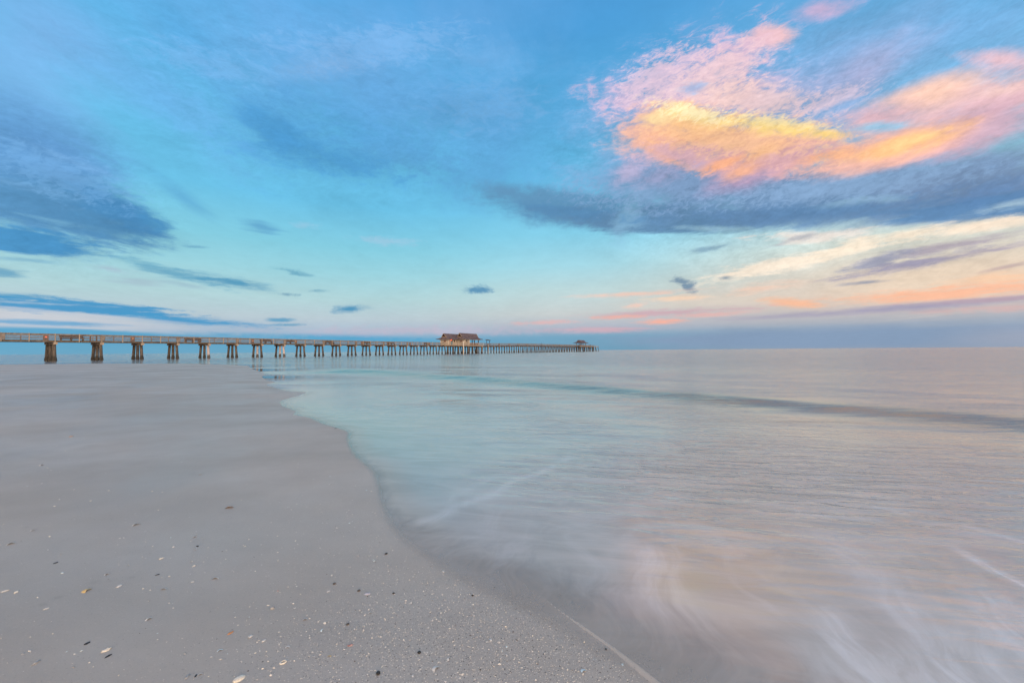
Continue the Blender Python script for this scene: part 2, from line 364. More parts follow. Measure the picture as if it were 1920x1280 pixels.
sun_d = bpy.data.lights.new('sun', 'SUN'); sun_d.energy = 1.5; sun_d.angle = R(16); sun_d.color = (1.0, 0.80, 0.62)
sun = bpy.data.objects.new('sun', sun_d); C.objects.link(sun)
sd = Vector((math.sin(SUN_AZ) * math.cos(SUN_EL), math.cos(SUN_AZ) * math.cos(SUN_EL), math.sin(SUN_EL)))
sun.rotation_euler = sd.to_track_quat('Z', 'Y').to_euler(); sun.location = sd * 50

# ------------------------------------------------------------------ object helpers
def tag(o, label=None, cat=None, group=None, kind=None):
    if label: o['label'] = label
    if cat: o['category'] = cat
    if group: o['group'] = group
    if kind: o['kind'] = kind
    return o
def empty(name, loc=(0, 0, 0), rz=0.0):
    o = bpy.data.objects.new(name, None); C.objects.link(o); o.location = loc; o.rotation_euler = (0, 0, rz)
    o.empty_display_size = 0.3
    return o
def build(name, bm, mat, parent=None, smooth=False):
    me = bpy.data.meshes.new(name); bm.to_mesh(me); bm.free()
    if smooth:
        for p in me.polygons: p.use_smooth = True
    o = bpy.data.objects.new(name, me); C.objects.link(o)
    if mat: me.materials.append(mat)
    if parent: o.parent = parent
    return o
def box(bm, c, size, rot=None, taper=1.0):
    sx, sy, sz = [v / 2 for v in size]
    vs = []
    for z in (-1, 1):
        for x, y in ((-1, -1), (1, -1), (1, 1), (-1, 1)):
            k_ = taper if z < 0 else 1.0
            v = Vector((x * sx * k_, y * sy * k_, z * sz))
            if rot is not None: v = rot @ v
            vs.append(bm.verts.new(v + Vector(c)))
    for f in ((3, 2, 1, 0), (4, 5, 6, 7), (0, 1, 5, 4), (1, 2, 6, 5), (2, 3, 7, 6), (3, 0, 4, 7)):
        bm.faces.new([vs[i] for i in f])
def rod(bm, a, b, ra, rb=None, n=10, cap=True, wob=0.0):
    a = Vector(a); b = Vector(b); rb = ra if rb is None else rb
    q = (b - a).to_track_quat('Z', 'Y')
    rings = []
    steps = 1 if wob == 0 else 6
    for j in range(steps + 1):
        t = j / steps; c = a.lerp(b, t); r = ra + (rb - ra) * t
        if wob: r *= 1 + random.uniform(-wob, wob)
        rings.append([bm.verts.new(c + q @ Vector((math.cos(2 * math.pi * i / n) * r, math.sin(2 * math.pi * i / n) * r, 0))) for i in range(n)])
    for j in range(steps):
        for i in range(n):
            bm.faces.new((rings[j][i], rings[j][(i + 1) % n], rings[j + 1][(i + 1) % n], rings[j + 1][i]))
    if cap:
        bm.faces.new(list(reversed(rings[0]))); bm.faces.new(rings[-1])
def mat_new(name):
    m = bpy.data.materials.new(name); m.use_nodes = True; m.node_tree.nodes.clear()
    h = G(m.node_tree); out = h.node('ShaderNodeOutputMaterial'); p = h.node('ShaderNodeBsdfPrincipled')
    h.l.new(p.outputs[0], out.inputs[0])
    return m, h, p, out
def weathered(name, c1, c2, scale=3.0, rough=0.85, stretch=(1, 1, 1), bump=0.3, c3=None, spec=0.2):
    m, h, p, out = mat_new(name)
    t = h.node('ShaderNodeTexCoord'); v = h.vm('MULTIPLY', t.outputs['Object'], stretch)
    n1 = h.noise(v, scale, 8, 0.65, 0.3); n2 = h.noise(v, scale * 7, 4, 0.7)
    f = h.smooth(h.m('MULTIPLY_ADD', n2, 0.35, h.m('MULTIPLY', n1, 0.8)), 0.38, 0.75)
    c = h.mix(f, c1, c2)
    if c3:
        n3 = h.noise(v, scale * 0.45, 5, 0.6, 0.6); c = h.mix(h.smooth(n3, 0.56, 0.68), c, c3)
    h.put(p.inputs['Base Color'], c); p.inputs['Roughness'].default_value = rough
    p.inputs['Specular IOR Level'].default_value = spec
    b = h.node('ShaderNodeBump'); b.inputs['Strength'].default_value = bump; b.inputs['Distance'].default_value = 0.02
    h.put(b.inputs['Height'], n2); h.l.new(b.outputs[0], p.inputs['Normal'])
    return m
def plain(name, c, rough=0.6):
    return weathered(name, c, tuple(v * 0.8 for v in c), 6.0, rough, bump=0.1)

# ------------------------------------------------------------------ shoreline, in metres
shore_px = [(-140, 688), (0, 684), (60, 682.5), (120, 682), (200, 681), (300, 681.5), (400, 682.5), (462, 685), (472, 691), (492, 699), (497, 702), (489, 706), (497, 711),
 (515, 716), (495, 721), (517, 728), (544, 734), (573, 735.5), (556, 742), (529, 749), (521, 754), (526, 761), (552, 771),
 (546, 777), (577, 783), (600, 794), (633, 804), (648, 810), (645, 823), (648, 835), (654, 850), (671, 867), (690, 885), (698, 915),
 (704, 950), (716, 985), (742, 1018), (785, 1050), (830, 1082), (880, 1110), (930, 1135), (985, 1160), (1040, 1195), (1120, 1240), (1200, 1290), (1290, 1350), (1420, 1500)]
shore = [ground(x, y) for x, y in shore_px]
land = [(-400, shore[0].y - 12)] + [(p.x, p.y) for p in shore] + [(0.9, 0.0), (2.5, -6), (60, -160), (60, -400), (-400, -400)]
land = np.array(land)
def seg_dist(P, poly, closed=True):
    best = np.full(len(P), 1e9)
    n = len(poly); rng_ = range(n if closed else n - 1)
    for i in rng_:
        a = poly[i]; b = poly[(i + 1) % n]; ab = b - a
        t = np.clip(((P - a) @ ab) / (ab @ ab), 0, 1)
        d = np.hypot(*(P - a - t[:, None] * ab).T); best = np.minimum(best, d)
    return best
def near_dist(P, poly, m):
    """distance to an open line, worked out only within m of its box"""
    lo, hi = poly.min(0) - m, poly.max(0) + m
    k_ = np.all((P > lo) & (P < hi), axis=1); d = np.full(len(P), 1e3)
    if k_.any(): d[k_] = seg_dist(P[k_], poly, False)
    return d
def inside(P, poly):
    x, y = P.T; c = np.zeros(len(P), bool); n = len(poly); j = n - 1
    for i in range(n):
        xi, yi = poly[i]; xj, yj = poly[j]
        if yi != yj:
            c ^= ((yi > y) != (yj > y)) & (x < (xj - xi) * (y - yi) / (yj - yi) + xi)
        j = i
    return c
def shore_sd(P):
    d = seg_dist(P, land); return np.where(inside(P, land), d, -d)     # + on land
def wave_noise(x, y, seed, n=14, lo=0.3, hi=3.0, ay=1.0):
    r = np.random.default_rng(seed); z = np.zeros_like(x)
    for i in range(n):
        k_ = math.exp(r.uniform(math.log(lo), math.log(hi))); a = r.uniform(0, 2 * math.pi)
        z += np.sin(k_ * (x * math.cos(a) + ay * y * math.sin(a)) + r.uniform(0, 6.28)) / (k_ / lo) ** 0.8
    return z / math.sqrt(n)
def sand_z(P, sd=None):
    if sd is None: sd = shore_sd(P)
    x, y = P.T; r = np.hypot(x, y)
    zl = 0.20 * (1 - np.exp(-np.maximum(sd, 0) * 0.022 / 0.20)) + 0.0008
    zu = -2.8 * (1 - np.exp(-np.maximum(-sd, 0) * 0.030 / 2.8))
    z = np.where(sd > 0, zl, zu)
    amp = np.clip(np.abs(sd) / 3, 0.02, 1) * 0.006
    z = z + amp * wave_noise(x, y, 3, 16, 0.25, 3.0)
    # low berm, far left
    q = np.array([[g_.x, g_.y] for g_ in (ground(-160, 690), ground(0, 688), ground(120, 687.5), ground(240, 687))])
    z += 0.10 * np.exp(-(seg_dist(P, q, False) / 5.0) ** 2) * (sd > 0) * np.clip(sd / 3, 0, 1)
    return z
swash = np.array([[p.x, p.y] for p in (ground(962, 1072), ground(985, 1095), ground(1020, 1122), ground(1060, 1152), ground(1100, 1180), ground(1150, 1215), ground(1190, 1247), ground(1235, 1283), ground(1300, 1345))])

def polar_mesh(name, radii, angs, zfun, attrs, mat):
    rr, aa = np.meshgrid(radii, angs, indexing='ij')
    P = np.stack([(rr * np.sin(aa)).ravel(), (rr * np.cos(aa)).ravel()], 1)
    z, at = zfun(P)
    nr, na = len(radii), len(angs)
    idx = np.arange(nr * na).reshape(nr, na)
    faces = np.stack([idx[:-1, :-1], idx[1:, :-1], idx[1:, 1:], idx[:-1, 1:]], -1).reshape(-1, 4)[:, ::-1]
    me = bpy.data.meshes.new(name)
    me.vertices.add(len(P)); me.vertices.foreach_set('co', np.column_stack([P, z]).astype(np.float32).ravel())
    me.loops.add(faces.size); me.loops.foreach_set('vertex_index', faces.astype(np.int32).ravel())
    me.polygons.add(len(faces)); me.polygons.foreach_set('loop_start', np.arange(0, faces.size, 4, dtype=np.int32))
    me.polygons.foreach_set('loop_total', np.full(len(faces), 4, np.int32))
    me.polygons.foreach_set('use_smooth', np.ones(len(faces), bool))
    for k_, v in at.items():
        a = me.attributes.new(k_, 'FLOAT', 'POINT'); a.data.foreach_set('value', v.astype(np.float32))
    me.update(calc_edges=True); me.validate()
    o = bpy.data.objects.new(name, me); C.objects.link(o); me.materials.append(mat)
    return o

# ------------------------------------------------------------------ sand
m_sand, h, p, out = mat_new('wet sand')
geo = h.node('ShaderNodeNewGeometry'); pos = geo.outputs['Position']
def attr(h, n):
    a = h.node('ShaderNodeAttribute'); a.attribute_name = n; return a.outputs['Fac']
sdv = attr(h, 'shore'); sw = attr(h, 'swash'); coarse = attr(h, 'coarse')
big = h.noise(h.vm('MULTIPLY', pos, (.6, 1.5, 1)), 0.35, 6, 0.6, 0.5); med = h.noise(pos, 2.2, 6, 0.6); gr = h.noise(pos, 230, 3, 0.75); gr2 = h.noise(pos, 620, 2, 0.8)
vor = h.node('ShaderNodeTexVoronoi'); h.put(vor.inputs['Vector'], pos); vor.inputs['Scale'].default_value = 260
c = h.mix(h.smooth(big, 0.35, 0.68), (0.400, 0.374, 0.336), (0.495, 0.465, 0.426))
c = h.mix(h.smooth(med, 0.3, 0.75, 0.0, 0.30), c, (0.35, 0.315, 0.29))
# drier, paler sand far up the beach on the left
c = h.mix(h.smooth(sdv, 4.0, 22.0, 0.0, 0.55), c, (0.52, 0.46, 0.41))
# grains
gm = h.smooth(gr, 0.30, 0.70)
c = h.mix(h.m('MULTIPLY', h.smooth(gr, 0.56, 0.74), h.m('MULTIPLY_ADD', coarse, 0.45, 0.10)), c, (0.62, 0.56, 0.48))
c = h.mix(h.m('MULTIPLY', h.smooth(gr, 0.44, 0.28), h.m('MULTIPLY_ADD', coarse, 0.60, 0.12)), c, (0.06, 0.055, 0.05))
c = h.mix(h.m('MULTIPLY', h.smooth(gr2, 0.60, 0.76), 0.25), c, (0.6, 0.55, 0.5))
vc = h.node('ShaderNodeSeparateXYZ'); h.l.new(vor.outputs['Color'], vc.inputs[0])
c = h.mix(h.m('MULTIPLY', h.m('GREATER_THAN', vc.outputs[0], 0.975), h.m('MULTIPLY_ADD', coarse, .5, .1)), c, (0.75, 0.70, 0.62))
c = h.mix(h.m('MULTIPLY', h.m('LESS_THAN', vc.outputs[0], 0.02), h.m('MULTIPLY_ADD', coarse, .6, .1)), c, (0.03, 0.03, 0.03))
trk = attr(h, 'track')
c = h.mix(h.m('MULTIPLY', trk, 0.30, clamp=True), c, (0.20, 0.18, 0.16)); c = h.mix(h.m('MULTIPLY', trk, -0.35, clamp=True), c, (0.60, 0.55, 0.50))
c = h.mix(h.m('MULTIPLY', sw, 0.55), c, (0.62, 0.55, 0.47))
h.put(p.inputs['Base Color'], c)
h.put(p.inputs['Roughness'], h.smooth(h.noise(pos, 0.6, 4, 0.6), 0.3, 0.7, 0.38, 0.62))
p.inputs['Specular IOR Level'].default_value = 0.35
b = h.node('ShaderNodeBump'); b.inputs['Strength'].default_value = 0.35; b.inputs['Distance'].default_value = 0.004
h.put(b.inputs['Height'], h.m('MULTIPLY_ADD', gr, 0.6, h.m('MULTIPLY', med, 3.0))); h.l.new(b.outputs[0], p.inputs['Normal'])

def sandf(P):
    sd = shore_sd(P); z = sand_z(P, sd)
    ds = seg_dist(P, swash, False)
    x, y = P.T
    ws = 0.010 + 0.006 * wave_noise(x, y, 9, 8, 4, 40)
    swm = np.exp(-(ds / np.maximum(ws, 0.006)) ** 2)
    z = z + swm * 0.006
    # the coarse shelly patch, lower centre of the picture
    cc = ground(900, 1230); dd = np.hypot((x - cc.x) / 0.85, (y - cc.y) / 0.55)
    coarse = np.clip(1.25 - dd, 0, 1) * 0.9 + 0.08
    tr_ = np.zeros(len(P))
    for pts_, w_, k2 in (([(-60, 726), (60, 716), (170, 706), (300, 698), (420, 692)], .55, .8), ([(-40, 752), (60, 738), (150, 728), (210, 722)], .5, -.7), ([(120, 758), (210, 735), (280, 722)], .35, .5),
                         ([(78, 1146), (98, 1136), (118, 1127)], .008, 1.0), ([(150, 1112), (180, 1100), (215, 1097), (250, 1090)], .006, .6), ([(0, 1024), (14, 1019)], .008, 1.0), ([(48, 999), (60, 994)], .01, .9),
                         ([(120, 852), (150, 843), (206, 839)], .05, -.6), ([(20, 862), (38, 860)], .04, .9), ([(168, 843), (180, 842)], .04, 1.0), ([(100, 810), (300, 790), (420, 800)], .5, .25)):
        q = np.array([[g_.x, g_.y] for g_ in (ground(*v) for v in pts_)])
        tr_ += k2 * np.exp(-(near_dist(P, q, w_ * 4) / w_) ** 2)
    return z, {'shore': sd, 'swash': swm, 'coarse': coarse, 'track': tr_}
rad_s = np.concatenate([np.geomspace(0.3, 1.2, 30)[:-1], np.geomspace(1.2, 110, 430), np.geomspace(112, 12000, 50)])
ang_f = np.concatenate([np.linspace(-180, -66, 90)[:-1], np.linspace(-66, 66, 560), np.linspace(66, 180, 90)[1:]])
sand = polar_mesh('sand', rad_s, np.radians(ang_f), sandf, None, m_sand); tag(sand, kind='structure')

# ------------------------------------------------------------------ water
def line(pts): return np.array([[p.x, p.y] for p in (ground(*q) for q in pts)])
wave1 = line([(560, 690.5), (620, 693), (690, 697), (760, 700.5), (830, 705.5), (950, 714), (1100, 727), (1250, 739), (1400, 751), (1550, 763), (1700, 774), (1920, 792), (2300, 822)])
foam_lines = [  # (photo points, half-width m, strength)
 ([(790, 978), (830, 966), (868, 944), (925, 928), (962, 900), (1010, 888), (1070, 856)], 0.034, .42),
 ([(830, 945), (880, 915), (930, 893), (985, 878)], 0.03, .16),
 ([(1795, 1030), (1850, 1062), (1925, 1100)], 0.020, .9),
 ([(1500, 960), (1560, 970), (1640, 975)], 0.03, .35),
 ([(1810, 985), (1860, 1000), (1915, 1015)], 0.02, .5),
 ([(1640, 950), (1700, 965)], 0.02, .4),
 ([(1560, 1160), (1590, 1220), (1650, 1290)], 0.05, .7),
 ([(1690, 1140), (1750, 1200), (1800, 1290)], 0.05, .7),
 ([(1880, 1130), (1890, 1200), (1960, 1260)], 0.05, .6),
 ([(1220, 1040), (1225, 1090), (1235, 1130)], 0.07, .55),
 ([(1570, 1020), (1620, 1075), (1650, 1100)], 0.07, .45),
 ([(1600, 1250), (1680, 1250), (1800, 1290)], 0.08, .55),
 ([(1770, 1190), (1840, 1240), (1900, 1290)], 0.06, .6),
]
def waterf(P):
    sd = -shore_sd(P); x, y = P.T; r = np.hypot(x, y)
    z = np.zeros(len(P))
    # a low swell running in, its face towards the beach
    side = np.zeros(len(P)); best = np.full(len(P), 1e9)
    for i in range(len(wave1) - 1):
        a, b_ = wave1[i], wave1[i + 1]; ab = b_ - a
        t = np.clip(((P - a) @ ab) / (ab @ ab), 0, 1); d = np.hypot(*(P - a - t[:, None] * ab).T)
        s_ = np.sign(ab[0] * (P[:, 1] - a[1]) - ab[1] * (P[:, 0] - a[0]))
        u = d < best; best[u] = d[u]; side[u] = s_[u]
    sgn = best * side                                      # + seaward?
    wsc = 1 + np.clip((r - 14) / 14, 0, 1.3)
    wv = 0.088 * wsc * (1 + .15 * wave_noise(x, y, 41, 6, .1, .6)) * np.exp(-np.where(sgn > 0, sgn / 2.8, sgn / (0.80 * wsc)) ** 2)
    endf = np.clip((x + 16) / 6, 0, 1)
    z += wv * endf
    for pts_, h_ in (([(1120, 708), (1300, 721), (1600, 739), (1920, 760), (2300, 785)], .034), ([(1000, 683), (1300, 689), (1600, 694), (1920, 700), (2300, 708)], .05)):
        q = line(pts_); d2 = near_dist(P, q, 12); z += h_ * np.exp(-(d2 / (1.1 if h_ < .04 else 2.2)) ** 2)
    fade = np.clip(sd / 6, 0, 1)
    z += fade * 0.010 * wave_noise(x, y * 3, 21, 20, 0.25, 2.0)
    z += np.clip(sd / 30, 0, 1) * 0.03 * wave_noise(x * .4, y * 1.6, 22, 16, 0.05, 0.5) * np.clip(1 - r / 600, 0, 1)
    z += 0.0012 * np.clip(sd / 0.5, 0, 1)
    foam = np.zeros(len(P)); wnz = 1 + 0.2 * wave_noise(x, y, 31, 8, 1, 4)
    for pts, w, s_ in foam_lines:
        q = line(pts); ds = near_dist(P, q, .8)
        wn = w * 1.7 * wnz
        foam = np.maximum(foam, s_ * np.exp(-(ds / np.maximum(wn, 0.006)) ** 2))
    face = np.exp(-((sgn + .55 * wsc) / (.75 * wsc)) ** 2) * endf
    return z, {'off': sd, 'foam': foam, 'face': face}
m_wat, h, p, out = mat_new('sea water')
geo = h.node('ShaderNodeNewGeometry'); pos = geo.outputs['Position']
px_, py_, pz_ = h.sep(pos)
off = attr(h, 'off'); foam = attr(h, 'foam')
dist = h.vm('LENGTH', pos, None, 'v')
# flow coordinates: currents run along the beach
rot = h.node('ShaderNodeVectorRotate', rotation_type='Z_AXIS'); h.put(rot.inputs['Vector'], pos); rot.inputs['Angle'].default_value = R(12)
ru = rot.outputs[0]
wisp = h.noise(h.vm('MULTIPLY', ru, (1.0, 3.2, 1)), 1.3, 7, 0.55, 0.9)
rot2 = h.node('ShaderNodeVectorRotate', rotation_type='Z_AXIS'); h.put(rot2.inputs['Vector'], pos); rot2.inputs['Angle'].default_value = R(16)
wn = h.node('ShaderNodeTexNoise'); h.put(wn.inputs['Vector'], pos); wn.inputs['Scale'].default_value = 1.1; wn.inputs['Detail'].default_value = 2
warp = h.vm('MULTIPLY', h.vm('SUBTRACT', wn.outputs['Color'], (.5, .5, .5)), (.9, .9, 0))
w2v = h.vm('ADD', rot2.outputs[0], warp)
wisp2 = h.noise(h.vm('MULTIPLY', w2v, (3.4, 0.8, 1)), 1.9, 6, 0.55, 0.5)
milk = h.mix(h.smooth(wisp, 0.35, 0.68), (0.51, 0.465, 0.405), (0.62, 0.575, 0.52))
nearf = h.smooth(dist, 2.4, 4.0, 1.0, 0.0)
milk = h.mix(h.m('MULTIPLY', nearf, h.smooth(wisp2, 0.44, 0.78, 0.0, 0.42)), milk, (0.76, 0.73, 0.70))
deep = h.mix(h.smooth(off, 2.0, 8.0), milk, (0.51, 0.455, 0.365))
deep = h.mix(h.smooth(off, 9.0, 40.0), deep, (0.42, 0.345, 0.285))
deep = h.mix(h.m('MULTIPLY', attr(h, 'face'), 0.95), deep, (0.12, 0.135, 0.080))  # olive swell face: clearer water, with its weaker reflection put into colour
fbr = h.noise(h.vm('MULTIPLY', w2v, (4.0, 1.0, 1)), 3.0, 5, 0.6, 0.8)
cw = h.mix(h.m('MULTIPLY', foam, h.smooth(fbr, 0.32, 0.66, 0.40, 1.0)), deep, (0.86, 0.85, 0.85))
# ripples
rip = h.noise(h.vm('MULTIPLY', ru, (0.5, 2.4, 1)), 1.0, 5, 0.6, 0.5)
rip2 = h.noise(h.vm('MULTIPLY', ru, (1.7, 8.5, 1)), 1.0, 3, 0.5, 0.7)
calm = h.smooth(h.noise(pos, 0.45, 3, 0.5), 0.38, 0.62, 0.25, 1.0)
swl = h.noise(h.vm('MULTIPLY', pos, (0.05, 0.6, 1)), 1.0, 6, 0.6, 0.2)
rc = ground(1420, 905)
rd = h.vm('LENGTH', h.vm('MULTIPLY', h.vm('SUBTRACT', pos, (rc.x, rc.y, 0)), (0.55, 0.9, 0)), None, 'v')
rmask = h.m('MULTIPLY', h.smooth(dist, 30.0, 5.0), h.smooth(rd, 0.3, 1.9, 1.0, 0.30))
hh = h.m('MULTIPLY', rip, 0.030)
hh = h.m('MULTIPLY_ADD', h.m('MULTIPLY', rip2, 0.085), rmask, hh)
hh = h.m('MULTIPLY', hh, h.m('MAXIMUM', calm, h.smooth(rd, 0.4, 1.6, 1.0, 0.0)))
hh = h.m('MULTIPLY', hh, h.smooth(off, 0.1, 2.5, 0.08, 1.0))
hh = h.m('MULTIPLY_ADD', h.m('MULTIPLY', swl, 0.35), h.smooth(off, 8.0, 30.0), hh)
b = h.node('ShaderNodeBump'); b.inputs['Strength'].default_value = 0.55; b.inputs['Distance'].default_value = 1.0
h.put(b.inputs['Height'], hh)
tr = h.node('ShaderNodeBsdfTransparent')
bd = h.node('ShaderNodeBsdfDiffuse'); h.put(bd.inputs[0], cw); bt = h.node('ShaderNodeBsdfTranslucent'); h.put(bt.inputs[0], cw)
body = h.node('ShaderNodeMixShader'); h.put(body.inputs[0], h.smooth(off, 0.2, 0.9, 0.15, 0.0)); h.l.new(bd.outputs[0], body.inputs[1]); h.l.new(bt.outputs[0], body.inputs[2])
gl = h.node('ShaderNodeBsdfGlossy'); h.put(gl.inputs['Roughness'], h.smooth(off, 0.1, 1.5, 0.07, 0.15)); 
# averaged wave slopes differ from slick to slick: long streaks of calmer and rougher water
st1 = h.noise(h.vm('MULTIPLY', pos, (0.010, 0.045, 1)), 1.0, 4, 0.7)
st2 = h.noise(h.vm('MULTIPLY', pos, (0.04, 0.30, 1)), 1.0, 4, 0.7)
st3 = h.noise(h.vm('MULTIPLY', ru, (0.22, 1.7, 1)), 1.0, 4, 0.65, .3)
stv = h.m('ADD', h.m('MULTIPLY', h.m('SUBTRACT', st1, .5), h.smooth(dist, 30, 90)), h.m('ADD', h.m('MULTIPLY', h.m('SUBTRACT', st2, .5), h.smooth(dist, 9, 25)), h.m('MULTIPLY', h.m('SUBTRACT', st3, .5), h.smooth(off, 1.0, 4.0, 0.0, 0.8))))
NRM = h.vm('NORMALIZE', h.vm('ADD', b.outputs[0], h.xyz(0.0, h.m('MULTIPLY', stv, -0.34), 0.0)))
# Schlick reflectance, the same from above and below
cosv = h.m('ABSOLUTE', h.vm('DOT_PRODUCT', NRM, geo.outputs['Incoming'], 'v'))
fres = h.m('MULTIPLY_ADD', h.m('POWER', h.m('SUBTRACT', 1.0, cosv, clamp=True), h.smooth(off, 0.0, 0.45, 5.0, 3.0)), 0.97, 0.03)
mx = h.node('ShaderNodeMixShader'); sf = h.node('ShaderNodeMixShader'); ed = h.node('ShaderNodeMixShader')
edge = h.noise(h.vm('MULTIPLY', w2v, (4.0, 1.4, 1)), 2.6, 5, 0.55, 0.6)
wid = h.smooth(dist, 1.9, 3.2, 0.58, 0.13, 'LINEAR')
of2 = h.m('DIVIDE', off, wid)
of2 = h.m('MULTIPLY_ADD', h.m('SUBTRACT', edge, 0.5), 0.9, of2)
alpha = h.smooth(of2, 0.0, 1.25, 0.34, 0.98)
h.put(mx.inputs[0], alpha); h.l.new(tr.outputs[0], mx.inputs[1]); h.l.new(body.outputs[0], mx.inputs[2])
h.put(gl.inputs['Normal'], NRM); h.put(sf.inputs[0], fres); h.l.new(mx.outputs[0], sf.inputs[1]); h.l.new(gl.outputs[0], sf.inputs[2])
h.put(ed.inputs[0], h.smooth(off, 0.0, h.smooth(dist, 2.0, 8.0, 0.10, 0.05, 'LINEAR'))); h.l.new(tr.outputs[0], ed.inputs[1]); h.l.new(sf.outputs[0], ed.inputs[2])
h.l.new(ed.outputs[0], out.inputs[0]); h.n.remove(p)
rad_w = np.concatenate([np.geomspace(1.0, 60, 470), np.geomspace(60.6, 14000, 130)])
ang_w = np.concatenate([np.linspace(-110, -60, 60)[:-1], np.linspace(-60, 60, 620), np.linspace(60, 110, 60)[1:]])
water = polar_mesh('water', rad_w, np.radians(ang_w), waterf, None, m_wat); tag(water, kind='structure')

#PIER#
# ------------------------------------------------------------------ pier
wood = weathered('weathered timber', (0.085, 0.068, 0.056), (0.20, 0.165, 0.135), 2.5, stretch=(1, 1, 1), c3=(0.26, 0.23, 0.20))
woodpale = weathered('bleached timber', (0.30, 0.235, 0.18), (0.46, 0.38, 0.30), 3.0)  # also gives the pile cap ends their painted-on light
railw = weathered('railing timber', (0.15, 0.125, 0.11), (0.30, 0.26, 0.23), 2.0)
conc = weathered('pale pile jacket', (0.42, 0.36, 0.34), (0.60, 0.54, 0.52), 1.6)
creamw = weathered('cream boards', (0.34, 0.30, 0.25), (0.52, 0.475, 0.41), 1.2, c3=(0.33, 0.25, 0.20))
whitep = weathered('white trim', (0.58, 0.54, 0.47), (0.74, 0.70, 0.62), 1.5)
shing = weathered('brown mauve shingles', (0.085, 0.062, 0.070), (0.16, 0.128, 0.142), 1.4, bump=0.6, c3=(0.22, 0.18, 0.18))
darkw = weathered('dark gable boards', (0.030, 0.014, 0.014), (0.07, 0.03, 0.03), 3.0)
boxm = weathered('brown lamp box', (0.16, 0.095, 0.08), (0.26, 0.17, 0.15), 3.0)
def pile_mat(name, c1, c2):
    m, h, p, out = mat_new(name)
    t = h.node('ShaderNodeNewGeometry'); v = t.outputs['Position']
    z = h.sep(v)[2]
    n1 = h.noise(h.vm('MULTIPLY', v, (1, 1, .25)), 3.0, 6, .65); n2 = h.noise(v, 22, 4, .7)
    c = h.mix(h.smooth(n1, .35, .7), c1, c2)
    lim = h.m('MULTIPLY_ADD', n1, 0.9, 0.30)
    c = h.mix(h.m('MULTIPLY', h.m('LESS_THAN', z, lim), 0.85), c, (0.035, 0.030, 0.024))    # tide-line growth
    h.put(p.inputs['Base Color'], c); p.inputs['Roughness'].default_value = .85
    b = h.node('ShaderNodeBump'); b.inputs['Strength'].default_value = .5; b.inputs['Distance'].default_value = .03
    h.put(b.inputs['Height'], n2); h.l.new(b.outputs[0], p.inputs['Normal']); return m
pilem = pile_mat('pile timber', (0.055, 0.046, 0.040), (0.15, 0.127, 0.108))
pilec = pile_mat('pile with pale jacket', (0.40, 0.34, 0.33), (0.58, 0.52, 0.51))
def glowm(name, c, e):
    m, h, p, out = mat_new(name)
    h.put(p.inputs['Base Color'], c); h.put(p.inputs['Emission Color'], c); p.inputs['Emission Strength'].default_value = e
    return m
amber = glowm('amber lamp glass', (1.0, 0.30, 0.05), 1.6); redl = glowm('red lamp glass', (1.0, 0.12, 0.04), 2.2)

HOR = lambda px: 664.75 - 0.00775 * px
VP = 1343.5
dv = ray(VP, HOR(VP)); dv = Vector((dv.x, dv.y, 0)).normalized(); pv = Vector((dv.y, -dv.x, 0))
r0 = ray(95.2, 645); P0 = Vector((r0.x, r0.y, 0)) * (70.9 / r0.y)
SP = 5.93
rz = math.atan2(dv.y, dv.x)                        # local x = along the pier, local y = -t (towards the far side)
def L(s, t, z): return Vector((s, -t, z))          # pier-local point
def spx(px, t, py=650):                            # distance along the pier of a column of the photograph, at lateral offset t
    r = ray(px, py); a = Vector((r.x, r.y)); o = Vector((P0.x, P0.y)) + Vector((pv.x, pv.y)) * t
    den = a.x * dv.y - a.y * dv.x
    return (a.y * o.x - a.x * o.y) / den
def zpx(px, py, s, t):
    w = P0 + dv * s + pv * t; r = ray(px, py); return CAMH + r.z / math.hypot(r.x, r.y) * math.hypot(w.x, w.y)
def deckz(s):                                      # walking surface
    return float(np.interp(s / SP, [-4, 14, 19, 24, 31, 60], [3.53, 3.53, 3.68, 3.72, 4.15, 4.45]))
pier = empty('pier', P0, rz); tag(pier, 'long timber fishing pier on rows of dark piles running from the left over the sea', 'pier')
S0, S1 = -3.2 * SP, 58.4 * SP; HWD = 1.8
def strip(bm, s0, s1, t0, t1, zlo, zhi, step=SP):
    """a board following the deck's profile"""
    n = max(1, int(round((s1 - s0) / step))); ring = []
    for i in range(n + 1):
        s = s0 + (s1 - s0) * i / n; d = deckz(s)
        ring.append([bm.verts.new(L(s, t, d + z)) for t, z in ((t0, zlo), (t1, zlo), (t1, zhi), (t0, zhi))])
    for i in range(n):
        a, b_ = ring[i], ring[i + 1]
        for j in range(4): bm.faces.new((a[j], a[(j + 1) % 4], b_[(j + 1) % 4], b_[j]))
    bm.faces.new(list(reversed(ring[0]))); bm.faces.new(ring[-1])
bm = bmesh.new(); strip(bm, S0, S1, -HWD, HWD, -0.06, 0.0)
build('deck_boards', bm, railw, pier)
bm = bmesh.new()
for t in (-1.62, -0.8, 0, 0.8, 1.62): strip(bm, S0, S1, t - .06, t + .06, -0.36, -0.062)
build('stringer_beams', bm, wood, pier)
HX0, HX1 = spx(851, 6.6), spx(906.5, 6.6)           # extent of the widened platform
for side in (1, -1):
    bm = bmesh.new(); t = side * (HWD - 0.07)
    segs = [(S0, S1)] if side < 0 else [(S0, HX0), (HX1, S1)]
    for a, b_ in segs:
        strip(bm, a, b_, t - .09, t + .09, 0.98, 1.05)
        strip(bm, a, b_, t - .025 , t + .025, 0.80, 0.975)
        for zz in (0.22, 0.50): strip(bm, a, b_, t - .02, t + .02, zz, zz + .09)
    build('railing', bm, railw, pier)
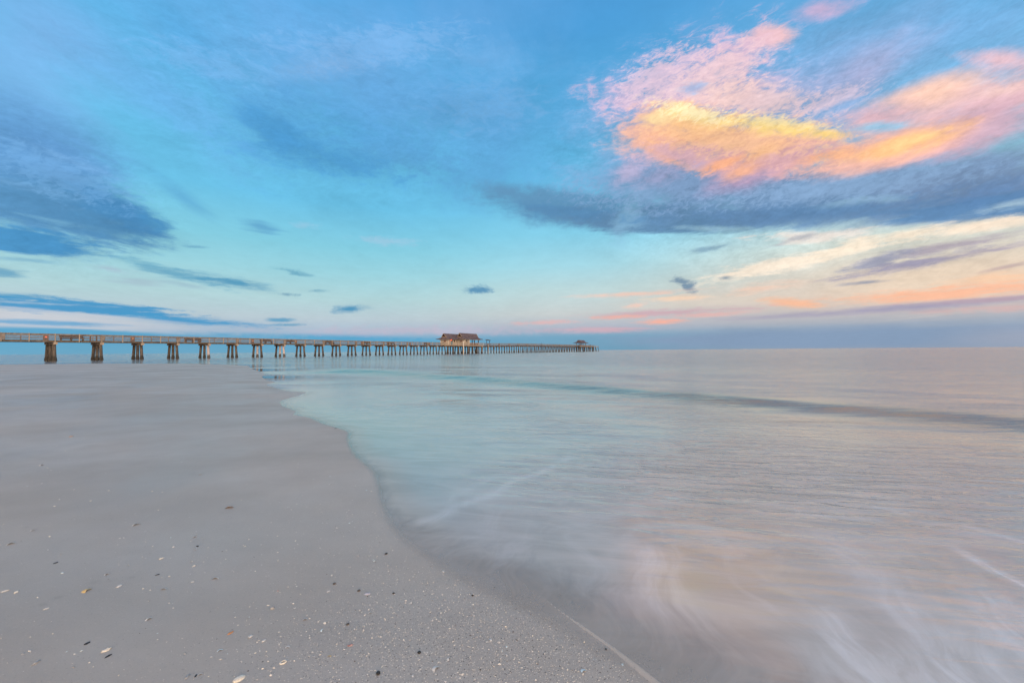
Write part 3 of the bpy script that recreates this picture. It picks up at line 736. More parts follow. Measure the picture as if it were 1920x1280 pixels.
# posts: every half bay, near ones one by one
rest = bmesh.new(); cnt = 0
for i in range(-6, 117):
    s = i * SP / 2
    for side in (1, -1):
        t = side * (HWD + 0.0)
        if side > 0 and HX0 < s < HX1: continue
        if 2 * (i + 6) < 98:
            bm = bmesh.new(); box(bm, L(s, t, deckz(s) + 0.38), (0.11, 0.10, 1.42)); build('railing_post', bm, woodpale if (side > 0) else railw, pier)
        else: box(rest, L(s, t, deckz(s) + 0.38), (0.11, 0.10, 1.42))
tag(build('railing_post', rest, railw, pier), kind='stuff')
pale = {4: (1,), 6: (0,), 7: (0, 1), 0: (), 20: ()}
rest = bmesh.new()
def pile_bm(bm, s, t, lean, ztop, r=0.235):
    zb = -1.6 if s > 30 else -0.8
    n = 12; prof = [(ztop, r), (ztop * .6, r), (0.62, r * 1.02), (0.42, r * 1.22), (0.10, r * 1.30), (-0.1, r * 1.1), (zb, r)]
    rings = []
    ph = random.uniform(0, 6)
    for z, rr in prof:
        k_ = (ztop - z) / ztop
        c_ = L(s, t + lean * k_, z)
        rings.append([bm.verts.new(c_ + Vector((math.cos(2 * math.pi * i / n + ph) * rr, math.sin(2 * math.pi * i / n + ph) * rr, 0))) for i in range(n)])
    for j in range(len(rings) - 1):
        for i in range(n): bm.faces.new((rings[j + 1][i], rings[j + 1][(i + 1) % n], rings[j][(i + 1) % n], rings[j][i]))
    bm.faces.new(rings[0])
for n in range(-2, 59):
    s = n * SP - (0.75 if n < 0 else 0); zt = deckz(s) - 0.36
    bm = bmesh.new(); box(bm, L(s, 0, zt - .2), (0.46, 3.9, 0.40))
    cap_o = build('pile_cap', bm, wood, pier)
    bm = bmesh.new(); box(bm, L(s, 1.965, zt - .2), (0.48, 0.03, 0.42)); build('lit_cap_end', bm, woodpale, cap_o)  # pale end plate: warm light on the cap end put into colour
    for i, (t, ln) in enumerate(((-1.35, -0.36), (0, 0), (1.35, 0.36))):
        if n <= 30:
            bm = bmesh.new(); pile_bm(bm, s, t, ln, zt - .4)
            build('pile', bm, pilec if (i - 1) in pale.get(n, ()) else pilem, cap_o, True)
        else: pile_bm(rest, s, t, ln, zt - .4, 0.22)
tag(build('pile', rest, pilem, pier, True), kind='stuff')
# lamp boxes on the rail, alternating sides; their lamp looks across the deck
for n in range(-1, 58):
    side = -1 if n % 2 == 0 else 1; s = n * SP + (0.1 if side > 0 else -0.1)
    if side > 0 and HX0 < s < HX1: continue
    t = side * (HWD - .02); d = deckz(s)
    bm = bmesh.new(); box(bm, L(s, t, d + .50), (0.62, 0.24, 0.96)); box(bm, L(s, t, d + 1.0), (0.70, 0.32, 0.05))
    lb = build('lamp_box', bm, boxm if side < 0 else railw, pier)
    bm = bmesh.new(); q = 0.16 if n == 0 else 0.13
    box(bm, L(s, t - side * .14, d + .62), (q * 1.3, 0.04, q)); build('lamp', bm, redl if n == 0 else amber, lb)

# widened platform under the two houses
TP = 6.6; zd = deckz((HX0 + HX1) / 2)
bm = bmesh.new(); box(bm, L((HX0 + HX1) / 2, (HWD + TP) / 2 + .01, zd - .04), (HX1 - HX0, TP - HWD, .08)); build('platform_deck', bm, railw, pier)
bm = bmesh.new(); box(bm, L((HX0 + HX1) / 2, TP + .04, zd - .22), (HX1 - HX0 + .1, .08, .34)); box(bm, L(HX0 - .04, (HWD + TP) / 2, zd - .22), (.08, TP - HWD - .1, .34)); build('platform_fascia', bm, woodpale, pier)
bm = bmesh.new(); 
for t in (2.6, 3.8, 5.0, 6.2): box(bm, L((HX0 + HX1) / 2, t, zd - .24), (HX1 - HX0 - .2, .14, .30))
build('platform_beam', bm, wood, pier)
npl = 7
for i in range(npl):
    s = HX0 + 0.6 + (HX1 - HX0 - 1.2) * i / (npl - 1)
    for t in (2.9, 5.9):
        bm = bmesh.new(); pile_bm(bm, s + (0.5 if t < 4 else 0), t, 0.0, zd - .40, 0.36 if i < 4 else 0.26); build('platform_pile', bm, pilem, pier, True)
bm = bmesh.new()
for zz, hh_ in ((1.0, .07), (.72, .07), (.45, .07), (.2, .07)):
    box(bm, L((HX0 + HX1) / 2, TP - .08, zd + zz), (HX1 - HX0, .05, hh_)); box(bm, L(HX0 + .05, (HWD + TP) / 2 - .08, zd + zz), (.05, TP - HWD - .2, hh_))
build('platform_railing', bm, woodpale, pier)
for i in range(12):
    s = HX0 + (HX1 - HX0) * i / 11
    bm = bmesh.new(); box(bm, L(s, TP - .02, zd + .48), (.1, .06, 1.1)); build('platform_post', bm, whitep if i % 2 else woodpale, pier)
# horizontal brace between piles just beyond the platform
for xa, xb in ((886, 899), (909, 927)):
    a, b_ = spx(xa, 1.9), spx(xb, 1.9); bm = bmesh.new(); box(bm, L((a + b_) / 2, 2.1, 1.35), (b_ - a, .12, .16)); build('brace', bm, wood, pier)

# ------------------------------------------------------------------ the houses on the pier (dutch-gable roofs)
def house(label, s0, s1, t0, t1, zf, ze, zr, rs0, rs1, over, porch, door, lamp=False):
    """walls s0..s1 x t0..t1, floor zf, eaves ze, ridge zr from rs0 to rs1; porch = open part from this s on"""
    e = empty('pier_house', P0 + dv * s0 + pv * ((t0 + t1) / 2) + Vector((0, 0, zf)), rz); tag(e, label, 'house', 'timber houses with gabled roofs on the pier')
    tm = (t0 + t1) / 2
    def H(s, t, z): return Vector((s - s0, -(t - tm), z - zf))
    ws1 = porch or s1
    hw = (t1 - t0) / 2
    bm = bmesh.new(); box(bm, H((s0 + ws1) / 2, tm, (zf + ze) / 2), (ws1 - s0, 2 * hw, ze - zf)); build('wall', bm, creamw, e)
    bm = bmesh.new()
    for i in range(int((ws1 - s0) / .45)): box(bm, H(s0 + .25 + .45 * i, t1 + .012, (zf + ze) / 2), (.05, .025, ze - zf - .1))
    for i in range(int(2 * hw / .45)): box(bm, H(s0 - .012, t0 + .25 + .45 * i, (zf + ze) / 2), (.025, .05, ze - zf - .1))
    build('batten', bm, creamw, e)
    for s, t in ((s0 - .02, t1 + .02), (ws1, t1 + .02), (s0 - .02, t0)):
        bm = bmesh.new(); box(bm, H(s, t, (zf + ze) / 2), (.2, .2, ze - zf - .02)); build('corner_board', bm, whitep, e)
    for sd_ in door:
        bm = bmesh.new(); box(bm, H(sd_, t1 + .03, zf + 1.05), (.95, .07, 2.1)); dr = build('door', bm, darkw, e)
        bm = bmesh.new()
        for q in (-.52, .52): box(bm, H(sd_ + q, t1 + .05, zf + 1.08), (.09, .08, 2.16))
        box(bm, H(sd_, t1 + .05, zf + 2.18), (1.13, .08, .09)); build('door_frame', bm, whitep, dr)
    for sw_ in ([s0 + 2.6, s0 + 4.4] if not porch else [s0 + 1.9]):
        bm = bmesh.new(); box(bm, H(sw_, t1 + .02, zf + 1.75), (1.0, .05, .9)); w2_ = build('window', bm, darkw, e)
        bm = bmesh.new()
        for q in (-.54, .54): box(bm, H(sw_ + q, t1 + .04, zf + 1.75), (.08, .07, 1.02))
        for q in (-.48, .48): box(bm, H(sw_, t1 + .04, zf + 1.75 + q), (1.0, .07, .06))
        build('window_frame', bm, whitep, w2_)
    # window in the end wall
    bm = bmesh.new(); box(bm, H(s0 - .03, tm + .3, zf + 1.7), (.06, 1.3, .8)); wn = build('window', bm, boxm, e)
    bm = bmesh.new()
    for q in (-.7, .7): box(bm, H(s0 - .05, tm + .3 + q, zf + 1.7), (.07, .08, .95))
    for q in (-.44, .44): box(bm, H(s0 - .05, tm + .3, zf + 1.7 + q), (.07, 1.32, .07))
    build('window_frame', bm, whitep, wn)
    if porch:
        for s in (porch + .55 * (s1 - porch), s1 - .1):
            for t in (t0 + .1, t1 - .1):
                bm = bmesh.new(); box(bm, H(s, t, (zf + ze) / 2), (.28, .28, ze - zf)); build('porch_post', bm, darkw, e)
        bm = bmesh.new(); box(bm, H((porch + s1) / 2, t1 - .05, zf + .5), (s1 - porch, .06, .9)); build('porch_screen', bm, boxm, e)
    # roof: flared skirt up to the gablet, then the steeper gable
    zm = ze + (zr - ze) * .38
    es0, es1, et0, et1 = s0 - over, s1 + over, t0 - over, t1 + over
    wm = hw * .62; ms0, ms1 = rs0 + .55, rs1 - .55
    bm = bmesh.new(); V = lambda s, t, z: bm.verts.new(H(s, t, z))
    def ringv(z0, a0, a1, b0, b1): return [V(a0, b0, z0), V(a1, b0, z0), V(a1, b1, z0), V(a0, b1, z0)]
    lo = ringv(ze - .10, es0, es1, et0, et1); eg = ringv(ze + .05, es0, es1, et0, et1)
    mid1 = ringv(ze + (zm - ze) * .45, (es0 * .5 + ms0 * .5), (es1 * .5 + ms1 * .5), et0 * .48 + (tm - wm) * .52, et1 * .48 + (tm + wm) * .52)
    mid = ringv(zm, ms0, ms1, tm - wm, tm + wm)
    for A, B in ((lo, eg), (eg, mid1), (mid1, mid)):
        for j in range(4): bm.faces.new((A[j], A[(j + 1) % 4], B[(j + 1) % 4], B[j]))
    bm.faces.new(list(reversed(lo)))
    ra, rb = V(rs0 - .25, tm, zr), V(rs1 + .1, tm, zr)
    la = V(rs0 + .25, tm - wm - .15, zm - .08); lb2 = V(rs1 - .3, tm - wm - .15, zm - .08)
    na = V(rs0 + .25, tm + wm + .15, zm - .08); nb = V(rs1 - .3, tm + wm + .15, zm - .08)
    bm.faces.new((la, ra, rb, lb2)); bm.faces.new((ra, na, nb, rb))
    rf = build('roof', bm, shing, e)
    sol = rf.modifiers.new('thickness', 'SOLIDIFY'); sol.thickness = .06; sol.offset = 1
    for q, sg in ((rs0 + .5, -1), (rs1 - .55, 1)):
        bm = bmesh.new(); a = bm.verts.new(H(q, tm - wm, zm)); b_ = bm.verts.new(H(q, tm + wm, zm)); c_ = bm.verts.new(H(q, tm, zr - .12))
        f = bm.faces.new((a, b_, c_)); gx = bmesh.ops.extrude_face_region(bm, geom=[f])
        for v in gx['geom']:
            if isinstance(v, bmesh.types.BMVert): v.co.x += .08
        build('gable', bm, darkw, rf)
        bm = bmesh.new()
        for w_ in (-1, 1):
            A = H(q + sg * .30, tm + w_ * (wm + .1), zm - .02); B = H(rs0 - .22 if sg < 0 else rs1 + .1, tm, zr + .02); rod(bm, A, B, .09, n=4)
        build('bargeboard', bm, woodpale, rf)
        if sg < 0:
            bm = bmesh.new(); box(bm, H(q - .12, tm, zm + .02), (.1, 2 * wm + .2, .18)); build('gable_sill', bm, woodpale, rf)
    bm = bmesh.new()
    box(bm, H((s0 + s1) / 2, t1 + .5, ze - .22), (s1 - s0 + 1.0, .06, .2)); box(bm, H(s0 - .5, tm, ze - .22), (.06, t1 - t0 + .9, .2))
    build('fascia', bm, whitep, rf)
    if lamp:
        bm = bmesh.new(); bmesh.ops.create_icosphere(bm, subdivisions=2, radius=.26, matrix=Matrix.Translation(H(*lamp))); build('wall_lamp', bm, redl, e, True)
    return e
# first house: straddles the pier; second: on the platform, nearer to the beach side
a0 = spx(840.5, 1.9)
hs1 = house('lower cream pier house with brown roof and red lamp, left of its taller neighbour', a0, a0 + 12.5, -1.9, 1.9, deckz(a0) + .002,
      zpx(838, 635.5, a0, 1.9), zpx(832, 625.2, a0, 0), spx(831.8, 0), spx(831.8, 0) + 12.6, 1.5, None, (a0 + 6.4,), (a0 + 1.6, 2.3, deckz(a0) + 2.15))
b0 = spx(870.5, 5.4)
hs2 = house('taller pier house with brown gabled roof and open porch on its right', b0, spx(897.5, 5.4), 1.95, 5.4, zd + .002,
      zpx(870, 635.3, b0, 5.4), zpx(862, 624.2, spx(862, 3.7), 3.7), spx(861.6, 3.7), spx(893.5, 3.7), 1.5, spx(880.2, 5.4), (), None)

# round blue sign, poles, little shelter
sA = spx(847.3, 2.1); e = empty('round_sign', P0 + dv * sA + pv * 2.12 + Vector((0, 0, deckz(sA))), rz)
tag(e, 'round blue sign crossed by a white band on the pier railing left of the houses', 'sign')
bm = bmesh.new(); bmesh.ops.create_cone(bm, cap_ends=True, segments=28, radius1=.68, radius2=.68, depth=.06, matrix=Matrix.Translation((0, 0, .75)) @ Matrix.Rotation(R(90), 4, 'X')); build('sign_face', bm, plain('blue sign paint', (0.03, 0.22, 0.34)), e)
bm = bmesh.new(); box(bm, (0, -.04, .72), (1.3, .03, .10)); build('sign_band', bm, whitep, e)
bm = bmesh.new(); box(bm, (0, .05, .35), (.1, .04, .9)); build('sign_post', bm, whitep, e)
def pole(name, px, t, ztop, rad, mat, label, extra=None):
    s = spx(px, t); e = empty(name, P0 + dv * s + pv * t, rz); tag(e, label, 'pole', None)
    bm = bmesh.new(); rod(bm, (0, 0, -1.6), (0, 0, ztop), rad, rad * .9, 10, wob=.05); build('shaft', bm, mat, e, True)
    bm = bmesh.new(); rod(bm, (0, 0, ztop), (0, 0, ztop + .12), rad * 1.15, rad * .4, 10); build('pole_top', bm, mat, e)
    if extra:
        bm = bmesh.new(); bmesh.ops.create_uvsphere(bm, u_segments=14, v_segments=8, radius=.34, matrix=Matrix.Translation((0, 0, .42)) @ Matrix.Scale(1.25, 4, (0, 0, 1))); build('fender', bm, darkw, e, True)
    return e
pole('mooring_pole', 868.8, 7.4, 5.1, .17, whitep, 'tall white pole standing in the sea in front of the taller pier house')
pole('mooring_pole', 903.8, 6.9, 3.3, .13, woodpale, 'pale pole with a round black fender at the right end of the platform', True)
pole('mooring_pole', 915.6, 3.2, 4.2, .13, woodpale, 'thin pale pole in the sea below the small dark shelter')
sB = spx(914.5, -1.2); e = empty('shelter', P0 + dv * sB + pv * -1.0 + Vector((0, 0, deckz(sB))), rz); tag(e, 'small dark flat-roofed shelter on the pier right of the two houses', 'shelter')
bm = bmesh.new(); box(bm, (0, 0, 2.75), (3.6, 1.5, .16), Matrix.Rotation(R(5), 3, 'Y')); build('shelter_roof', bm, wood, e)
for q in (-1.4, 1.5):
    bm = bmesh.new(); box(bm, (q, 0, 1.36), (.16, .16, 2.7)); build('shelter_post', bm, darkw, e)

# pavilion at the seaward end, on its wider head
tE = 5.2; sE0, sE1 = spx(1087, tE), S1
zE = deckz(sE0)
bm = bmesh.new(); box(bm, L((sE0 + sE1) / 2, (HWD + tE) / 2, zE - .03), (sE1 - sE0, tE - HWD, .1)); box(bm, L((sE0 + sE1) / 2, tE + .05, zE - .22), (sE1 - sE0, .1, .40)); build('pier_head', bm, woodpale, pier)
for i in range(7):
    s = sE0 + .4 + (sE1 - sE0 - .8) * i / 6
    for t in (2.8, 4.9):
        bm = bmesh.new(); pile_bm(bm, s, t, .2 if i < 5 else .6, zE - .4, .26); build('head_pile', bm, pilem, pier, True)
bm = bmesh.new()
for zz in (1.0, .65, .3): box(bm, L((sE0 + sE1) / 2, tE - .1, zE + zz), (sE1 - sE0, .06, .08))
for i in range(12): box(bm, L(sE0 + (sE1 - sE0) * i / 11, tE - .03, zE + .45), (.1, .1, 1.1))
build('head_railing', bm, railw, pier)
tc_ = 1.6; sp0, sp1 = spx(1084.5, tc_), spx(1094.5, tc_)
e = empty('pavilion', P0 + dv * sp0 + pv * tc_ + Vector((0, 0, zE + .002)), rz); tag(e, 'open-sided pavilion with a two-tier dark roof near the far end of the pier', 'pavilion')
ze = zpx(1090, 642.6, sp0, tc_) - zE; zm_ = zpx(1090, 641, sp0, tc_) - zE; zr = zpx(1090, 637.2, sp0, tc_) - zE
ln = sp1 - sp0
bm = bmesh.new()
def frus(bm, z0, z1, a0, a1, w0, b0_, b1_, w1):
    lo = [bm.verts.new(v) for v in ((a0, -w0, z0), (a1, -w0, z0), (a1, w0, z0), (a0, w0, z0))]; hi = [bm.verts.new(v) for v in ((b0_, -w1, z1), (b1_, -w1, z1), (b1_, w1, z1), (b0_, w1, z1))]
    for j in range(4): bm.faces.new((lo[j], lo[(j + 1) % 4], hi[(j + 1) % 4], hi[j]))
    bm.faces.new(list(reversed(lo))); bm.faces.new(hi)
frus(bm, ze - .15, zm_ + .35, -3.2, ln + 3.2, 3.9, 1.2, ln - 1.2, 1.7); build('lower_roof', bm, shing, e)
bm = bmesh.new(); frus(bm, zm_ + .352, zr, 0.4, ln - .4, 1.75, 0.2, ln - .2, .35); build('upper_roof', bm, shing, e)
for q in (.3, ln * .5, ln - .3):
    for t in (-1.7, 1.7):
        bm = bmesh.new(); box(bm, (q, t, (ze - .1) / 2), (.34, .34, ze - .1)); build('roof_post', bm, boxm, e)

# benches along the deck
benchm = weathered('dark bench timber', (0.055, 0.036, 0.034), (0.11, 0.075, 0.068), 4)
def make_bench():
    e = empty('bench', (0, 0, 0), rz)
    bm = bmesh.new()
    for q in (0, .15, .30): box(bm, (0, -.2 + q * 1.0, .45), (3.1, .13, .05))
    build('seat', bm, benchm, e)
    bm = bmesh.new()
    for q in (.60, .73, .86): box(bm, (0, .25 + (q - .6) * .2, q), (3.1, .05, .11))
    build('backrest', bm, benchm, e)
    for q in (-1.4, -.1, 1.4):
        bm = bmesh.new(); box(bm, (q, -.05, .21), (.10, .46, .42)); box(bm, (q, .22, .45), (.10, .07, .86)); build('leg', bm, benchm, e)
    return e
bx0 = make_bench(); bplaces = [(135, 'dark wooden bench on the pier between the two leftmost rows of piles'), (362, 'dark bench on the pier just left of the fifth pile row'),
 (499, 'dark bench just right of the seventh pile row'), (545, 'bench beside the railing between the eighth and ninth pile rows'),
 (618, 'bench on the pier just left of the eleventh pile row'), (688, 'bench above the thirteenth pile row, midway to the houses'),
 (734, 'bench on the pier above the fifteenth pile row'), (800, 'last bench before the pier houses')]
for i, (px, lab) in enumerate(bplaces):
    if i == 0: o = bx0
    else:
        o = bx0.copy(); C.objects.link(o)
        for ch in bx0.children:
            c_ = ch.copy(); C.objects.link(c_); c_.parent = o
    s = spx(px, -1.2, 635); o.location = P0 + dv * s + pv * -1.15 + Vector((0, 0, deckz(s) + .002))
    o.rotation_euler = (0, 0, rz); tag(o, lab, 'bench', 'wooden benches along the pier')
# tan-topped stand by the second row of piles
s = spx(176, 1.3, 635); e = empty('stand', P0 + dv * s + pv * 1.15 + Vector((0, 0, deckz(s) + .002)), rz); tag(e, 'small tan-topped stand on thin legs beside the second lamp box from the left', 'stand')
bm = bmesh.new(); box(bm, (0, 0, .86), (1.0, .5, .14)); build('stand_top', bm, woodpale, e)
for q in (-.42, .42):
    bm = bmesh.new(); box(bm, (q, 0, .395), (.07, .4, .79)); build('leg', bm, boxm, e)

# three figures far out on the pier
def person(px, t, label, shirt, face=0.0):
    s = spx(px, t, 645); e = bpy.data.meshes.new('person')
    J = {'pel': (0, 0, .95, .13), 'ch': (0, 0, 1.30, .16), 'nk': (0, 0, 1.47, .06), 'hd': (0, .01, 1.62, .105), 'ht': (0, .01, 1.70, .08),
         'hl': (-.10, 0, .88, .095), 'kl': (-.12, .03, .50, .065), 'al': (-.13, 0, .08, .045), 'tl': (-.13, .16, .035, .035),
         'hr': (.10, 0, .88, .095), 'kr': (.12, .05, .50, .065), 'ar': (.14, 0, .08, .045), 'tr': (.14, .16, .035, .035),
         'sl': (-.19, 0, 1.40, .065), 'el': (-.26, .03, 1.13, .045), 'wl': (-.20, .24, 1.05, .035), 'sr': (.19, 0, 1.40, .065), 'er': (.26, .03, 1.13, .045), 'wr': (.18, .25, 1.06, .035)}
    E_ = [('pel', 'ch'), ('ch', 'nk'), ('nk', 'hd'), ('hd', 'ht'), ('pel', 'hl'), ('hl', 'kl'), ('kl', 'al'), ('al', 'tl'), ('pel', 'hr'), ('hr', 'kr'), ('kr', 'ar'), ('ar', 'tr'), ('ch', 'sl'), ('sl', 'el'), ('el', 'wl'), ('ch', 'sr'), ('sr', 'er'), ('er', 'wr')]
    ks = list(J); e.from_pydata([J[k_][:3] for k_ in ks], [(ks.index(a), ks.index(b_)) for a, b_ in E_], [])
    o = bpy.data.objects.new('person', e); C.objects.link(o)
    sk = o.modifiers.new('skin', 'SKIN'); o.modifiers.new('sub', 'SUBSURF').render_levels = 1
    for i, k_ in enumerate(ks): e.skin_vertices[0].data[i].radius = (J[k_][3],) * 2
    e.skin_vertices[0].data[0].use_root = True
    e.materials.append(shirt); o.location = P0 + dv * s + pv * t + Vector((0, 0, deckz(s) + .02)); o.rotation_euler = (0, 0, rz + face)
    tag(o, label, 'person', None)
dk = plain('dark clothing', (0.03, 0.04, 0.05)); dk2 = plain('maroon clothing', (0.12, 0.03, 0.04))
person(1015, .9, 'dark-clothed person standing at the railing on the bare stretch between shelter and pavilion', dk, .5)
person(1087.5, 3.4, 'person in dark clothes standing beside the left pavilion posts', dk, 2.0)
person(1106.5, 2.6, 'dark-clothed person standing alone at the outermost end of the pier', dk, -.6)
# ------------------------------------------------------------------ shells and pebbles
def shellm(name, c1, c2, rough=.45):
    m, h, p, out = mat_new(name)
    t = h.node('ShaderNodeTexCoord'); n = h.noise(t.outputs['Object'], 160, 3, .6)
    h.put(p.inputs['Base Color'], h.mix(h.smooth(n, .35, .7), c1, c2)); p.inputs['Roughness'].default_value = rough
    return m
SM = {'white': shellm('white shell', (.70, .69, .66), (.56, .545, .51)), 'cream': shellm('cream shell', (.80, .76, .66), (.66, .60, .50)),
 'blue': shellm('pale blue shell', (.68, .80, .83), (.58, .70, .74)), 'tan': shellm('tan shell', (.50, .33, .22), (.36, .22, .15)),
 'yellow': shellm('yellow shell', (.68, .46, .12), (.62, .50, .30)), 'orange': shellm('orange shell', (.60, .27, .10), (.50, .25, .12)),
 'red': shellm('reddish shell', (.34, .13, .12), (.55, .40, .36)), 'black': shellm('black pebble', (.018, .018, .020), (.035, .033, .032)),
 'dark': shellm('dark shell', (.06, .055, .05), (.13, .11, .10)), 'grey': shellm('grey shell', (.42, .42, .41), (.28, .27, .26)), 'lilac': shellm('lilac shell', (.52, .52, .60), (.42, .42, .50))}
def groundP(px, py):
    z = 0.0
    for _ in range(4):
        q = ground(px, py, z); z = float(sand_z(np.array([[q.x, q.y]]))[0])
    return Vector((q.x, q.y, z))
def fan_bm(w, l, hgt, ribs=9):
    """a half of a bivalve, dome up: hinge at -y"""
    bm = bmesh.new(); n, m = 18, 6; rows = []
    for j in range(m + 1):
        r = j / m; row = []
        for i in range(n + 1):
            a = math.pi * (-.12 + 1.24 * i / n)
            edge = 1 + .035 * math.cos(a * ribs * 2) * r
            x = math.cos(a) * r * w / 2 * edge; y = (math.sin(a) * r * edge * .62 - .32) * l
            z = hgt * (1 - r ** 2.2) * .9 + hgt * .05 * math.cos(a * ribs * 2) * r * (1 - r)
            row.append(bm.verts.new((x, y + .06 * l, z)))
        rows.append(row)
    for j in range(m):
        for i in range(n):
            try: bm.faces.new((rows[j][i], rows[j + 1][i], rows[j + 1][i + 1], rows[j][i + 1]))
            except ValueError: pass
    bmesh.ops.remove_doubles(bm, verts=bm.verts, dist=1e-6)
    return bm
def lump_bm(w, l, hgt, rough=.18, sub=2, seed=0):
    bm = bmesh.new(); bmesh.ops.create_icosphere(bm, subdivisions=sub, radius=1)
    for v in bm.verts:
        f = 1 + rough * mnoise.noise(v.co * 1.6 + Vector((seed * 3.1, 0, seed)))
        v.co = Vector((v.co.x * w / 2 * f, v.co.y * l / 2 * f, v.co.z * hgt / 2 * f))
    return bm
def ring_bm(w, l):
    bm = bmesh.new(); n, m = 20, 8; V = []
    for i in range(n):
        a = 2 * math.pi * i / n; row = []
        for j in range(m):
            b_ = 2 * math.pi * j / m; rr = 1 + .34 * math.cos(b_)
            row.append(bm.verts.new((math.cos(a) * rr * w * .37, math.sin(a) * rr * l * .37, math.sin(b_) * w * .12)))
        V.append(row)
    for i in range(n):
        for j in range(m): bm.faces.new((V[i][j], V[(i + 1) % n][j], V[(i + 1) % n][(j + 1) % m], V[i][(j + 1) % m]))
    return bm
